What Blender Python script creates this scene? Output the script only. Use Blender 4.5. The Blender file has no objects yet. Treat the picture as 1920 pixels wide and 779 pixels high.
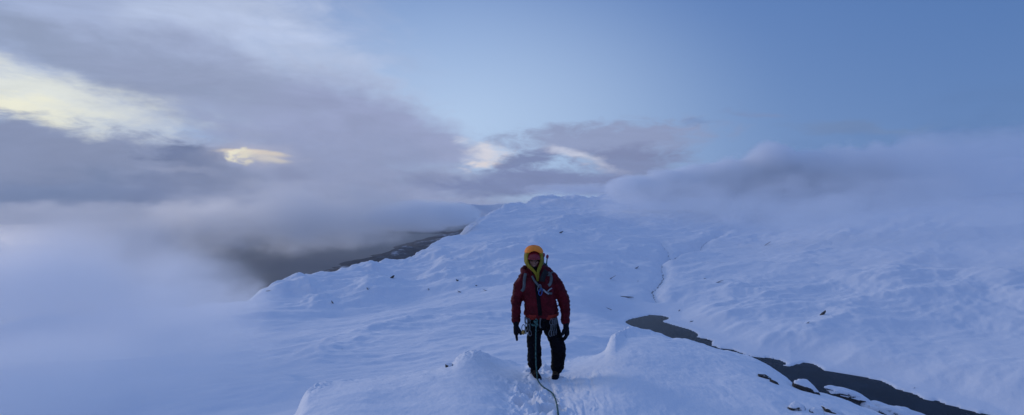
import bpy, bmesh, math, random
import numpy as np
from mathutils import Vector, Matrix

random.seed(7)
sc = bpy.context.scene
COL = sc.collection
F = 950.0          # focal length in pixels of the 1920 px wide photograph
VH = 375.0         # row of the horizon
PITCH = math.atan((389.5 - VH) / F)
R = math.radians


def lin(r, g, b):
    def f(c):
        c /= 255.0
        return c / 12.92 if c <= 0.04045 else ((c + 0.055) / 1.055) ** 2.4
    return (f(r), f(g), f(b), 1.0)


def ray(u, v):
    """direction of the world ray that the lens sees at (u, v), scaled so that y = 1"""
    x = (u - 960.0) / F
    zc = -(v - 389.5) / F
    c, s = math.cos(PITCH), math.sin(PITCH)
    y = c + zc * s
    z = -s + zc * c
    return Vector((x / y, 1.0, z / y))


def at(u, v, y):
    return ray(u, v) * y


# ------------------------------------------------------------------ naming
def tag(o, label=None, cat=None, group=None, kind=None):
    if label: o['label'] = label
    if cat: o['category'] = cat
    if group: o['group'] = group
    if kind: o['kind'] = kind
    return o


def empty(name, loc, rz=0.0):
    o = bpy.data.objects.new(name, None)
    o.empty_display_size = 0.1
    COL.objects.link(o)
    o.location = loc
    o.rotation_euler = (0, 0, rz)
    return o


def link(name, me, mat=None, parent=None, smooth=True):
    o = bpy.data.objects.new(name, me)
    COL.objects.link(o)
    if mat: me.materials.append(mat)
    if smooth and len(me.polygons):
        me.polygons.foreach_set('use_smooth', np.ones(len(me.polygons), dtype=bool))
    if parent: o.parent = parent
    return o


def obj(name, bm, mat=None, parent=None, smooth=True):
    me = bpy.data.meshes.new(name)
    bm.to_mesh(me)
    bm.free()
    return link(name, me, mat, parent, smooth)


def grid_mesh(name, P, wrap=False):
    """mesh from an array of points P[row, col, 3]"""
    nr, nc = P.shape[:2]
    me = bpy.data.meshes.new(name)
    idx = np.arange(nr * nc, dtype=np.int32).reshape(nr, nc)
    if wrap:
        idx = np.concatenate([idx, idx[:, :1]], axis=1)
    a, b, c, d = idx[:-1, :-1], idx[:-1, 1:], idx[1:, 1:], idx[1:, :-1]
    q = np.stack([a, b, c, d], axis=-1).reshape(-1, 4)
    me.vertices.add(nr * nc)
    me.vertices.foreach_set('co', P.reshape(-1).astype(np.float32))
    me.loops.add(q.size)
    me.loops.foreach_set('vertex_index', q.reshape(-1).astype(np.int32))
    me.polygons.add(len(q))
    me.polygons.foreach_set('loop_start', np.arange(0, q.size, 4, dtype=np.int32))
    me.polygons.foreach_set('loop_total', np.full(len(q), 4, dtype=np.int32))
    me.update(calc_edges=True)
    return me


def vattr(me, name, values):
    a = me.attributes.new(name, 'FLOAT', 'POINT')
    a.data.foreach_set('value', np.asarray(values, dtype=np.float32).reshape(-1))


# ------------------------------------------------------------------ numpy noise
def _hash(ix, iy, iz, seed):
    h = (ix.astype(np.int64) * 374761393 + iy.astype(np.int64) * 668265263 + iz.astype(np.int64) * 2147483647 + seed * 1274126177) & 0xFFFFFFFF
    h = ((h ^ (h >> 13)) * 1274126177) & 0xFFFFFFFF
    h = ((h ^ (h >> 16)) * 2246822519) & 0xFFFFFFFF
    return ((h ^ (h >> 15)) & 0xFFFF) / 65535.0


def vnoise2(x, y, seed=0):
    """2-D gradient noise in about -1..1"""
    ix, iy = np.floor(x), np.floor(y)
    fx, fy = x - ix, y - iy
    ux = fx * fx * fx * (fx * (fx * 6 - 15) + 10)
    uy = fy * fy * fy * (fy * (fy * 6 - 15) + 10)
    z0 = np.zeros_like(ix)
    def g(dx, dy):
        a = _hash(ix + dx, iy + dy, z0, seed) * 2 * np.pi
        return np.cos(a) * (fx - dx) + np.sin(a) * (fy - dy)
    n0 = g(0, 0) * (1 - ux) + g(1, 0) * ux
    n1 = g(0, 1) * (1 - ux) + g(1, 1) * ux
    return (n0 * (1 - uy) + n1 * uy) * 1.5


def fbm2(x, y, octaves=5, seed=0, gain=0.5, lac=2.03, ridged=False):
    s = np.zeros_like(x)
    a, f, tot = 1.0, 1.0, 0.0
    for k in range(octaves):
        n = vnoise2(x * f + 17.3 * k, y * f - 9.1 * k, seed + k)
        if ridged: n = 1.0 - 2.0 * np.abs(n)
        s += a * n
        tot += a
        a *= gain
        f *= lac
    return s / tot


def noise3(P, scale, seed=0):
    """smooth 3-D value noise in -1..1 for points P[n, 3]"""
    q = P * scale + 100.0
    i = np.floor(q)
    f = q - i
    u = f * f * (3 - 2 * f)
    r = 0
    for dx in (0, 1):
        for dy in (0, 1):
            for dz in (0, 1):
                w = (u[:, 0] if dx else 1 - u[:, 0]) * (u[:, 1] if dy else 1 - u[:, 1]) * (u[:, 2] if dz else 1 - u[:, 2])
                r = r + w * _hash(i[:, 0] + dx, i[:, 1] + dy, i[:, 2] + dz, seed)
    return r * 2 - 1


def fbm3(P, scale, octaves=4, seed=0, gain=0.5):
    s, a, t = 0, 1.0, 0.0
    for k in range(octaves):
        s = s + a * noise3(P, scale * 2.02 ** k, seed + k)
        t += a
        a *= gain
    return s / t


def sstep(a, b, x):
    t = np.clip((x - a) / (b - a), 0, 1)
    return t * t * (3 - 2 * t)


def coords(me):
    c = np.empty(len(me.vertices) * 3, dtype=np.float32)
    me.vertices.foreach_get('co', c)
    return c.reshape(-1, 3).astype(np.float64)


def normals(me):
    c = np.empty(len(me.vertices) * 3, dtype=np.float32)
    me.vertices.foreach_get('normal', c)
    return c.reshape(-1, 3).astype(np.float64)


def set_coords(me, P):
    me.vertices.foreach_set('co', P.reshape(-1).astype(np.float32))
    me.update()


# ------------------------------------------------------------------ node expressions
class G:
    """small helper to write node trees as expressions"""
    def __init__(s, nt): s.nt = nt
    def new(s, t, **kw):
        n = s.nt.nodes.new(t)
        for k, v in kw.items(): setattr(n, k, v)
        return n
    def put(s, sock, v):
        if isinstance(v, bpy.types.NodeSocket): s.nt.links.new(v, sock)
        else: sock.default_value = v
    def m(s, op, a, b=None, c=None, clamp=False):
        n = s.new('ShaderNodeMath', operation=op, use_clamp=clamp)
        for k, v in enumerate((a, b, c)):
            if v is not None: s.put(n.inputs[k], v)
        return n.outputs[0]
    def vm(s, op, a, b=None, out=0):
        n = s.new('ShaderNodeVectorMath', operation=op)
        s.put(n.inputs[0], a)
        if b is not None:
            if op == 'SCALE': s.put(n.inputs['Scale'], b)
            else: s.put(n.inputs[1], b)
        return n.outputs[out]
    def noise(s, vec, scale, detail=3.0, rough=0.5, dist=0.0, col=False):
        n = s.new('ShaderNodeTexNoise')
        if vec is not None: s.put(n.inputs['Vector'], vec)
        s.put(n.inputs['Scale'], scale); n.inputs['Detail'].default_value = detail
        n.inputs['Roughness'].default_value = rough
        n.inputs['Distortion'].default_value = dist
        return n.outputs[1 if col else 0]
    def smooth(s, v, lo, hi, o0=0.0, o1=1.0):
        n = s.new('ShaderNodeMapRange', interpolation_type='SMOOTHSTEP')
        s.put(n.inputs[0], v)
        for k, x in zip((1, 2, 3, 4), (lo, hi, o0, o1)): s.put(n.inputs[k], x)
        return n.outputs[0]
    def mix(s, f, a, b, blend='MIX'):
        n = s.new('ShaderNodeMix', data_type='RGBA', blend_type=blend)
        s.put(n.inputs[0], f); s.put(n.inputs[6], a); s.put(n.inputs[7], b)
        return n.outputs[2]
    def xyz(s, x, y, z):
        n = s.new('ShaderNodeCombineXYZ')
        for k, v in enumerate((x, y, z)): s.put(n.inputs[k], v)
        return n.outputs[0]
    def sep(s, v):
        n = s.new('ShaderNodeSeparateXYZ')
        s.put(n.inputs[0], v)
        return n.outputs


def material(name, rough=0.8, spec=0.3):
    m = bpy.data.materials.new(name)
    m.use_nodes = True
    b = m.node_tree.nodes['Principled BSDF']
    b.inputs['Roughness'].default_value = rough
    b.inputs['Specular IOR Level'].default_value = spec
    return m, b, G(m.node_tree)


def fabric(name, c, rough=0.85, scale=120.0, bump=0.3, var=0.25, spec=0.25):
    m, b, g = material(name, rough, spec)
    tc = g.new('ShaderNodeTexCoord').outputs['Object']
    n = g.noise(tc, 9.0, 4.0, 0.6)
    d = tuple(x * (1 - var) for x in c[:3]) + (1,)
    l = tuple(min(1, x * (1 + var)) for x in c[:3]) + (1,)
    g.put(b.inputs['Base Color'], g.mix(g.smooth(n, 0.3, 0.7), d, l))
    bn = g.new('ShaderNodeBump')
    bn.inputs['Strength'].default_value = bump
    bn.inputs['Distance'].default_value = 0.004
    g.put(bn.inputs['Height'], g.noise(tc, scale, 3.0, 0.6))
    g.put(b.inputs['Normal'], bn.outputs[0])
    return m
# ------------------------------------------------------------------ camera
cam = bpy.data.cameras.new('camera')
cam.sensor_width = 36.0
cam.lens = 36.0 * F / 1920.0
cam.clip_start = 0.1
cam.clip_end = 400000.0
cam_o = bpy.data.objects.new('camera', cam)
COL.objects.link(cam_o)
cam_o.location = (0, 0, 0)
cam_o.rotation_euler = (math.pi / 2 - PITCH, 0, 0)
sc.camera = cam_o

# ------------------------------------------------------------------ render settings
sc.view_settings.view_transform = 'Standard'
sc.view_settings.look = 'None'
sc.view_settings.exposure = 0.0
sc.view_settings.gamma = 1.0
sc.view_settings.use_curve_mapping = False
sc.render.engine = 'CYCLES'
cy = sc.cycles
cy.max_bounces = 14
cy.diffuse_bounces = 3
cy.glossy_bounces = 2
cy.transmission_bounces = 2
cy.transparent_max_bounces = 6
cy.volume_bounces = 12
cy.volume_step_rate = 1.0
cy.volume_max_steps = 128
cy.use_denoising = True
try:
    cy.denoiser = 'OPENIMAGEDENOISE'
    cy.denoising_input_passes = 'RGB_ALBEDO_NORMAL'
    cy.denoising_prefilter = 'ACCURATE'
except Exception:
    pass
cy.use_adaptive_sampling = False
cy.sample_clamp_indirect = 8.0

# ------------------------------------------------------------------ sky: clear dusk air with high cloud in it
SUN_AZ = -48.0     # degrees to the left of the view
SUN_EL = 9.0
w = bpy.data.worlds.new('World')
sc.world = w
w.use_nodes = True
nt = w.node_tree
nt.nodes.clear()
g = G(nt)
D = g.vm('NORMALIZE', g.new('ShaderNodeTexCoord').outputs['Generated'])
dx, dy, dz = g.sep(D)[0:3]
AZ = g.m('MULTIPLY', g.m('ARCTAN2', dx, dy), 180 / math.pi)
EL = g.m('MULTIPLY', g.m('ARCSINE', dz), 180 / math.pi)
nish = g.new('ShaderNodeTexSky')
nish.sky_type = 'NISHITA'
nish.sun_disc = False
nish.sun_elevation = R(SUN_EL)
nish.sun_rotation = R(SUN_AZ)
nish.altitude = 900
nish.air_density = 1.2
nish.dust_density = 0.6
nish.ozone_density = 3.0
clear = g.vm('SCALE', nish.outputs[0], 0.045)

# coordinates warped by noise so that no cloud has a clean outline
sv = g.vm('MULTIPLY', D, (1.0, 1.0, 2.6))
w1 = g.sep(g.noise(sv, 3.2, 5.0, 0.55, col=True))
w2 = g.sep(g.noise(sv, 11.0, 5.0, 0.6, col=True))
NB = g.smooth(g.noise(sv, 6.0, 9.0, 0.64, 0.5), 0.22, 0.78)
def amp(o_):
    return [g.m('ADD', g.m('MULTIPLY', g.m('SUBTRACT', c, 0.5), 1.9), 0.5) for c in o_[0:2]]
w1, w2 = amp(w1), amp(w2)
NF = g.smooth(g.noise(sv, 19.0, 8.0, 0.62, 0.6), 0.22, 0.78)
NT = g.noise(g.vm('MULTIPLY', D, (1.0, 1.0, 3.4)), 5.0, 9.0, 0.6, 0.8)
def warp(c, n1, a1, n2, a2):
    return g.m('ADD', c, g.m('ADD', g.m('MULTIPLY', g.m('SUBTRACT', n1, 0.5), a1), g.m('MULTIPLY', g.m('SUBTRACT', n2, 0.5), a2)))
AW = warp(AZ, w1[0], 14.0, w2[0], 4.0)
EW = warp(EL, w1[1], 5.0, w2[1], 2.2)
AF = warp(AZ, w1[0], 4.0, w2[0], 3.0)
EF = warp(EL, w1[1], 1.6, w2[1], 1.5)

AR = warp(AZ, w1[0], 0.3, w2[0], 1.1)
ER = warp(EL, w1[1], 0.0, w2[1], 0.5)


def azel(u, v):
    d = ray(u, v).normalized()
    return math.degrees(math.atan2(d.x, d.y)), math.degrees(math.asin(d.z))


def blob(u, v, su, sv_, rot=0.0, lo=0.5, hi=1.3, k=0.5, fine=False, plain=False, raw=False):
    """soft mask round a direction of the sky; sizes in photograph pixels"""
    a0, e0 = azel(u, v)
    ca = math.cos(R(a0))
    sa = su / F * ca * ca * 180 / math.pi
    se = sv_ / F * ca * 180 / math.pi
    A, E_ = (AZ, EL) if plain else (AR, ER) if raw else (AF, EF) if fine else (AW, EW)
    x = g.m('SUBTRACT', A, a0)
    y = g.m('SUBTRACT', E_, e0)
    if rot:
        c, s = math.cos(R(rot)), math.sin(R(rot))
        x, y = (g.m('SUBTRACT', g.m('MULTIPLY', x, c), g.m('MULTIPLY', y, s)),
                g.m('ADD', g.m('MULTIPLY', x, s), g.m('MULTIPLY', y, c)))
    x = g.m('DIVIDE', x, sa)
    y = g.m('DIVIDE', y, se)
    q = g.m('SQRT', g.m('ADD', g.m('MULTIPLY', x, x), g.m('MULTIPLY', y, y)))
    if not plain: q = g.m('ADD', q, g.m('MULTIPLY', g.m('SUBTRACT', NF if fine else NB, 0.5), k * 2))
    return g.smooth(q, lo, hi, 1.0, 0.0)


sky = clear
# pale air round the set sun and along the horizon
def add(color, strength, *a, **kw):
    global sky
    c = lin(*color)
    tone = c if kw.get('plain') else g.mix(g.smooth(NT, 0.3, 0.7), tuple(x * .93 for x in c[:3]) + (1,), tuple(x * 1.07 for x in c[:3]) + (1,))
    sky = g.mix(g.m('MULTIPLY', blob(*a, **kw), strength), sky, tone)
upper = g.mix(g.smooth(EL, -3, 26), lin(150, 180, 222), lin(74, 115, 181))
rightness = g.smooth(AZ, -10, 50)
upper = g.mix(g.m('MULTIPLY', rightness, 0.75), upper, lin(84, 123, 183))
back = g.m('MAXIMUM', g.smooth(AZ, 55, 110), g.smooth(AZ, -75, -120))
upper = g.mix(back, upper, g.mix(g.smooth(dx, -0.8, 0.8), lin(142, 158, 202), lin(72, 104, 172)))
sky = g.mix(0.88, sky, upper)
# unseen sky overhead and behind, paled to light the snow, bluer on the right
sky = g.mix(g.smooth(EL, 24, 48), sky, g.mix(g.smooth(dx, -0.7, 0.7), lin(142, 164, 210), lin(86, 129, 203)))
add((196, 219, 243), 0.9, 850, 235, 330, 190, lo=-0.3, hi=1.9, plain=True)
add((150, 178, 226), 0.45, 860, 60, 460, 220, lo=-0.4, hi=2.0, plain=True)
# high veil on the left
add((172, 185, 216), 0.85, 250, 60, 640, 240, rot=12, lo=0.2, hi=1.5, k=0.3)
add((190, 203, 230), 0.6, 450, 80, 260, 70, rot=28, lo=0.1, hi=1.4, k=0.35)
add((192, 205, 232), 0.5, 650, 130, 220, 60, rot=25, lo=0.1, hi=1.4, k=0.35)
add((222, 226, 220), 0.95, 90, 190, 430, 66, rot=6, lo=0.2, hi=1.35, k=0.3)
add((238, 236, 212), 0.8, 10, 210, 300, 22, rot=2, lo=0.1, hi=1.3, k=0.35)
# long grey band slanting down to the right, and the mass it ends in
add((140, 153, 181), 0.85, 130, 85, 420, 50, rot=15, lo=0.15, hi=1.5, k=0.2)
add((150, 161, 192), 0.9, 500, 215, 300, 75, rot=20, lo=0.2, hi=1.5, k=0.16)
add((152, 162, 196), 1.0, 670, 275, 205, 125, rot=14, lo=0.5, hi=1.35, k=0.13)
add((155, 164, 196), 0.95, 660, 370, 320, 80, lo=0.4, hi=1.3, k=0.2)
# low dark bank on the left
add((136, 147, 178), 0.97, 120, 345, 480, 116, lo=0.75, hi=1.12, k=0.14, fine=True)
add((106, 119, 153), 0.85, 375, 303, 105, 25, rot=8, lo=0.5, hi=1.15, k=0.3, fine=True)
add((110, 123, 157), 0.8, 330, 358, 220, 22, lo=0.2, hi=1.4, k=0.3)
add((104, 123, 158), 0.8, 30, 365, 260, 60, lo=0.1, hi=1.4, k=0.25)
add((120, 128, 164), 0.6, 600, 340, 50, 20, lo=0.1, hi=1.4, k=0.2)
add((150, 158, 186), 0.6, 345, 326, 90, 7, rot=6, lo=0.2, hi=1.3, k=0.3, fine=True)
# the gap with the last sunlight
add((190, 188, 202), 0.6, 490, 298, 90, 24, lo=0.0, hi=1.4, k=0.2, fine=True)
add((250, 232, 200), 1.0, 492, 289, 64, 5, rot=2, lo=0.1, hi=1.3, k=0.5, raw=True)
add((255, 246, 212), 1.0, 457, 304, 15, 11, rot=30, lo=0.3, hi=1.2, k=0.5, fine=True)
add((255, 244, 208), 1.0, 474, 308, 13, 10, rot=-20, lo=0.3, hi=1.2, k=0.5, fine=True)
add((252, 238, 208), 0.95, 516, 301, 34, 6, rot=4, lo=0.1, hi=1.3, k=0.55, raw=True)
# clouds along the horizon ahead
add((140, 149, 182), 0.85, 1130, 268, 210, 38, lo=0.4, hi=1.25, k=0.35, fine=True)
add((126, 136, 172), 0.9, 1190, 300, 130, 26, lo=0.4, hi=1.3, k=0.3, fine=True)
add((222, 220, 228), 0.9, 905, 294, 62, 20, rot=6, lo=0.1, hi=1.25, k=0.35, fine=True)
add((235, 225, 222), 0.8, 900, 308, 40, 7, rot=4, lo=0.2, hi=1.2, k=0.35, fine=True)
add((118, 129, 168), 0.9, 985, 305, 70, 20, rot=-10, lo=0.4, hi=1.25, k=0.3, fine=True)
add((206, 210, 226), 0.8, 1085, 296, 80, 12, rot=12, lo=0.0, hi=1.3, k=0.35, fine=True)
add((120, 131, 170), 0.95, 1060, 342, 300, 26, lo=0.5, hi=1.25, k=0.22, fine=True)
add((122, 138, 178), 0.5, 1390, 212, 50, 12, lo=0.1, hi=1.4, k=0.3)
add((112, 134, 172), 0.6, 1590, 240, 150, 18, lo=0.1, hi=1.4, k=0.3)
add((112, 134, 178), 0.5, 1300, 235, 36, 7, lo=0.1, hi=1.4, k=0.3, fine=True)
# thick air low on the right
add((92, 124, 173), 0.9, 1820, 330, 330, 110, lo=0.3, hi=1.5, k=0.12)
# below the horizon
sky = g.mix(g.smooth(EL, 0.3, -1.2), sky, g.mix(g.smooth(AZ, -31, -20), lin(108, 123, 158), g.mix(g.smooth(AZ, -12, 12), lin(150, 160, 194), lin(118, 138, 184))))
bg = g.new('ShaderNodeBackground')
g.put(bg.inputs[0], sky)
bg.inputs[1].default_value = 1.0
out = g.new('ShaderNodeOutputWorld')
nt.links.new(bg.outputs[0], out.inputs[0])
w.cycles.sampling_method = 'MANUAL'
w.cycles.sample_map_resolution = 512

sun = bpy.data.lights.new('sun', 'SUN')
sun.energy = 0.85
sun.angle = R(16)
sun.color = (1.0, 0.92, 0.90)
sun_o = bpy.data.objects.new('sun', sun)
COL.objects.link(sun_o)
sa_, se_ = R(SUN_AZ), R(SUN_EL + 2)
sd = Vector((math.sin(sa_) * math.cos(se_), math.cos(sa_) * math.cos(se_), math.sin(se_)))
sun_o.rotation_euler = sd.to_track_quat('Z', 'Y').to_euler()
sun_o.location = sd * 50
# ------------------------------------------------------------------ snow
def snow_material(name, tint, fine, coarse, rock=False):
    m, b, g = material(name, 0.7, 0.25)
    pos = g.new('ShaderNodeNewGeometry').outputs['Position']
    col = g.mix(g.noise(pos, coarse * 0.4, 4.0, 0.6), tuple(c * 0.955 for c in tint[:3]) + (1,), tint)
    if rock:
        a = g.new('ShaderNodeAttribute', attribute_name='rock').outputs['Fac']
        n = g.noise(pos, 0.09, 6.0, 0.7)
        f = g.smooth(g.m('ADD', a, g.m('MULTIPLY', g.m('SUBTRACT', n, 0.5), 0.9)), 0.62, 0.82)
        rc = g.mix(g.noise(pos, 0.3, 4.0, 0.6), (0.035, 0.037, 0.042, 1), (0.13, 0.125, 0.125, 1))
        col = g.mix(f, col, rc)
    g.put(b.inputs['Base Color'], col)
    b1 = g.new('ShaderNodeBump')
    b1.inputs['Strength'].default_value = 0.35
    b1.inputs['Distance'].default_value = 1.2 / coarse * 0.12
    g.put(b1.inputs['Height'], g.noise(pos, coarse, 5.0, 0.62))
    b2 = g.new('ShaderNodeBump')
    b2.inputs['Strength'].default_value = 0.3
    b2.inputs['Distance'].default_value = 1.0 / fine * 0.15
    g.put(b2.inputs['Height'], g.noise(pos, fine, 3.0, 0.6))
    m.node_tree.links.new(b1.outputs[0], b2.inputs['Normal'])
    g.put(b.inputs['Normal'], b2.outputs[0])
    return m

SNOW_FAR = snow_material('far_snow', (0.84, 0.85, 0.88, 1), 0.25, 0.03, True)
SNOW_NEAR = snow_material('near_snow', (0.85, 0.86, 0.89, 1), 90.0, 5.0)

# ------------------------------------------------------------------ far terrain: one sheet through surveyed points
PTS = []
def P(u, v, y): PTS.append(tuple(at(u, v, y)))
ZL = -300.0
for u, v in ((1172, 604), (1254, 595), (1335, 646), (1415, 670), (1545, 695), (1680, 731), (1860, 779)):
    d = ray(u, v); PTS.append(tuple(d * (ZL / d.z)))
for u, v, y in (
    # gully and slopes beyond the lake
    (1228, 575, 1440), (1232, 540, 1750), (1240, 500, 2150), (1246, 462, 2700), (1350, 440, 3200), (1300, 470, 2650),
    (1400, 402, 3900), (1480, 412, 3500), (1300, 400, 4300), (1330, 540, 1750), (1420, 520, 1900), (1500, 470, 2400),
    # middle
    (1010, 373, 5600), (965, 386, 5100), (930, 397, 4700), (905, 407, 4200), (880, 441, 3000), (1060, 374, 5700), (1120, 392, 5200),
    (1150, 380, 6600), (1170, 405, 4300), (1060, 410, 4000), (1080, 440, 2900), (1000, 450, 2500), (1180, 455, 2600), (1110, 470, 2250),
    (1100, 500, 1850), (1190, 500, 2050), (1050, 530, 1500), (1150, 540, 1620), (1000, 560, 1250), (1100, 575, 1280), (1170, 575, 1400), (1100, 620, 900),
    # left edge of the plateau and slope below the summit
    (750, 491, 2200), (690, 505, 1980), (640, 527, 1800), (560, 538, 1600), (500, 552, 1450), (470, 580, 1300),
    (900, 480, 2000), (850, 510, 1750), (800, 530, 1600), (760, 560, 1380), (660, 570, 1330), (900, 545, 1400), (850, 580, 1150), (930, 600, 950),
    (700, 610, 950), (600, 640, 760), (560, 600, 1080), (800, 660, 600), (620, 705, 480), (950, 650, 620), (500, 690, 560), (430, 640, 800),
    (300, 650, 780), (200, 720, 500), (0, 779, 380), (0, 690, 600), (-200, 740, 460),
    # big slope on the right
    (1600, 412, 3000), (1720, 405, 2800), (1800, 432, 2400), (1920, 470, 1850), (1500, 510, 1900), (1620, 480, 2050), (1600, 580, 1320),
    (1700, 640, 1000), (1700, 550, 1420), (1800, 560, 1350), (1900, 700, 800), (1920, 600, 1120), (1920, 530, 1420), (2050, 560, 1200), (2100, 680, 780),
    (1400, 600, 1220), (1500, 630, 1080), (1480, 560, 1450), (1340, 590, 1280),
):
    P(u, v, y)
# the mountain goes on up into the cloud, and the summit slopes round the camera
PTS += [(3300, 4600, 120), (2600, 5200, 90), (4200, 3000, 160), (5000, 4500, 300), (1700, 6500, 40), (800, 9000, -60), (3500, 9000, 200), (3600, 1200, 60), (2500, 300, -80),
        (0, 40, -26), (35, 20, -26), (-35, 20, -28), (0, 110, -62), (90, 60, -64), (-90, 60, -66), (0, 250, -118), (220, 130, -128), (-220, 130, -126),
        (420, 330, -230), (-40, -40, -12), (60, -60, -20), (600, -700, -220), (-600, -700, -220), (0, -1500, -300), (1200, -900, -250), (-1200, -300, -300), (-700, 200, -230)]
PTS = np.array(PTS)


class Rbf:
    def __init__(s, pts, smooth=2.0):
        s.c = pts[:, :2] / 1000.0
        n = len(pts)
        A = np.zeros((n + 3, n + 3))
        A[:n, :n] = s.k(s.c[:, None, :] - s.c[None, :, :]) + np.eye(n) * smooth * 1e-3
        A[:n, n] = 1
        A[:n, n + 1:] = s.c
        A[n:, :n] = A[:n, n:].T
        s.w = np.linalg.solve(A, np.concatenate([pts[:, 2], np.zeros(3)]))
    @staticmethod
    def k(d):
        return np.sqrt((d ** 2).sum(-1) + 0.0009)
    def __call__(s, x, y):
        q = np.stack([x.ravel(), y.ravel()], -1) / 1000.0
        out_ = np.empty(len(q))
        n = len(s.c)
        for i in range(0, len(q), 50000):
            b = q[i:i + 50000]
            out_[i:i + 50000] = s.k(b[:, None, :] - s.c[None]) @ s.w[:n] + s.w[n] + b @ s.w[n + 1:]
        return out_.reshape(x.shape)

rbf = Rbf(PTS)

# outline of the high ground: beyond it the flank drops to the sea
EDGE = [at(*p) for p in ((470, 578, 1300), (500, 552, 1450), (560, 538, 1600), (640, 527, 1800), (690, 505, 1980), (750, 491, 2200), (815, 465, 2600), (880, 441, 3000), (905, 407, 4200),
                         (930, 397, 4700), (965, 386, 5100), (1010, 373, 5600), (1060, 374, 6000))]
EDGE = [(-3000, -400), (-1500, 350), (-900, 900)] + [(p.x, p.y) for p in EDGE] + [(1000, 7200), (1600, 9500), (3000, 14000)]
EDGE = np.array(EDGE)
LAKE = []
for u, v in ((1172, 605), (1178, 600), (1190, 597), (1205, 594), (1220, 591), (1238, 592), (1254, 596), (1252, 600), (1242, 602), (1246, 605), (1262, 610), (1290, 618), (1303, 623),
             (1310, 631), (1304, 633), (1320, 635), (1335, 640), (1334, 648), (1350, 654), (1372, 656), (1402, 667), (1415, 670), (1440, 672), (1460, 675), (1470, 680), (1475, 684), (1466, 686), (1482, 688), (1495, 684), (1505, 681),
             (1516, 681), (1530, 685), (1545, 695), (1575, 700), (1610, 706), (1650, 714), (1668, 722), (1680, 730), (1710, 738), (1735, 750), (1748, 753), (1757, 752), (1765, 756), (1800, 766), (1830, 774), (1860, 780),
             (1930, 792), (1990, 830), (1900, 860), (1800, 850), (1650, 800), (1500, 740), (1400, 705), (1330, 672), (1250, 645), (1195, 618)):
    d = ray(u, v)
    LAKE.append((d.x * ZL / d.z, ZL / d.z))
LAKE = np.array(LAKE)


def seg_dist(x, y, L, closed):
    """distance to a polyline, and inside test when closed"""
    best = np.full(x.shape, 1e18)
    inside = np.zeros(x.shape, dtype=bool)
    n = len(L)
    for i in range(n if closed else n - 1):
        ax, ay = L[i]
        bx, by = L[(i + 1) % n]
        ex, ey = bx - ax, by - ay
        t = np.clip(((x - ax) * ex + (y - ay) * ey) / (ex * ex + ey * ey + 1e-9), 0, 1)
        best = np.minimum(best, (x - ax - t * ex) ** 2 + (y - ay - t * ey) ** 2)
        if closed:
            c = ((ay > y) != (by > y)) & (x < (bx - ax) * (y - ay) / (by - ay + 1e-12) + ax)
            inside ^= c
    return np.sqrt(best), inside

HIGH = np.concatenate([EDGE, [(20000, 14000), (20000, -20000), (-3000, -20000)]])
# two gullies draining into the head of the lake, with bare stream banks
STREAMS = [[(1228, 578, 1440), (1225, 562, 1560), (1222, 553, 1600), (1240, 543, 1720), (1243, 528, 1830), (1241, 512, 2000), (1238, 500, 2150), (1250, 490, 2250), (1256, 484, 2320), (1252, 470, 2550), (1240, 455, 2800)],
           [(1256, 484, 2320), (1280, 476, 2500), (1305, 470, 2650), (1315, 462, 2800), (1330, 451, 3000), (1345, 443, 3150), (1358, 436, 3260)]]

# rounded spurs: (points, height, half width)
CRESTS = [([(960, 590, 1050), (880, 600, 1000), (760, 610, 960), (690, 630, 840), (640, 655, 730), (600, 695, 600)], 13, 45),
          ([(556, 540, 1580), (580, 556, 1430), (600, 580, 1280)], 20, 40),
          ([(690, 508, 1960), (700, 530, 1720), (690, 560, 1430)], 20, 45),
          ([(800, 478, 2380), (830, 500, 2020), (840, 530, 1650)], 22, 55),
          ([(1400, 402, 3900), (1330, 430, 3300), (1290, 452, 2800)], 28, 110),
          ([(1600, 415, 2900), (1560, 450, 2400), (1480, 490, 2000)], 26, 90),
          ([(1800, 435, 2300), (1720, 490, 1900), (1620, 540, 1600)], 26, 80),
          ([(1890, 556, 1340), (1800, 550, 1400), (1740, 560, 1380), (1650, 570, 1350)], 14, 30),
          ([(1180, 470, 2400), (1150, 505, 1900), (1120, 540, 1560)], 20, 60),
          ([(1060, 415, 3700), (1020, 450, 2500), (1000, 480, 2000)], 28, 100),
          ([(1620, 590, 1250), (1560, 615, 1130), (1500, 640, 1040)], 10, 30)]


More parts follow.
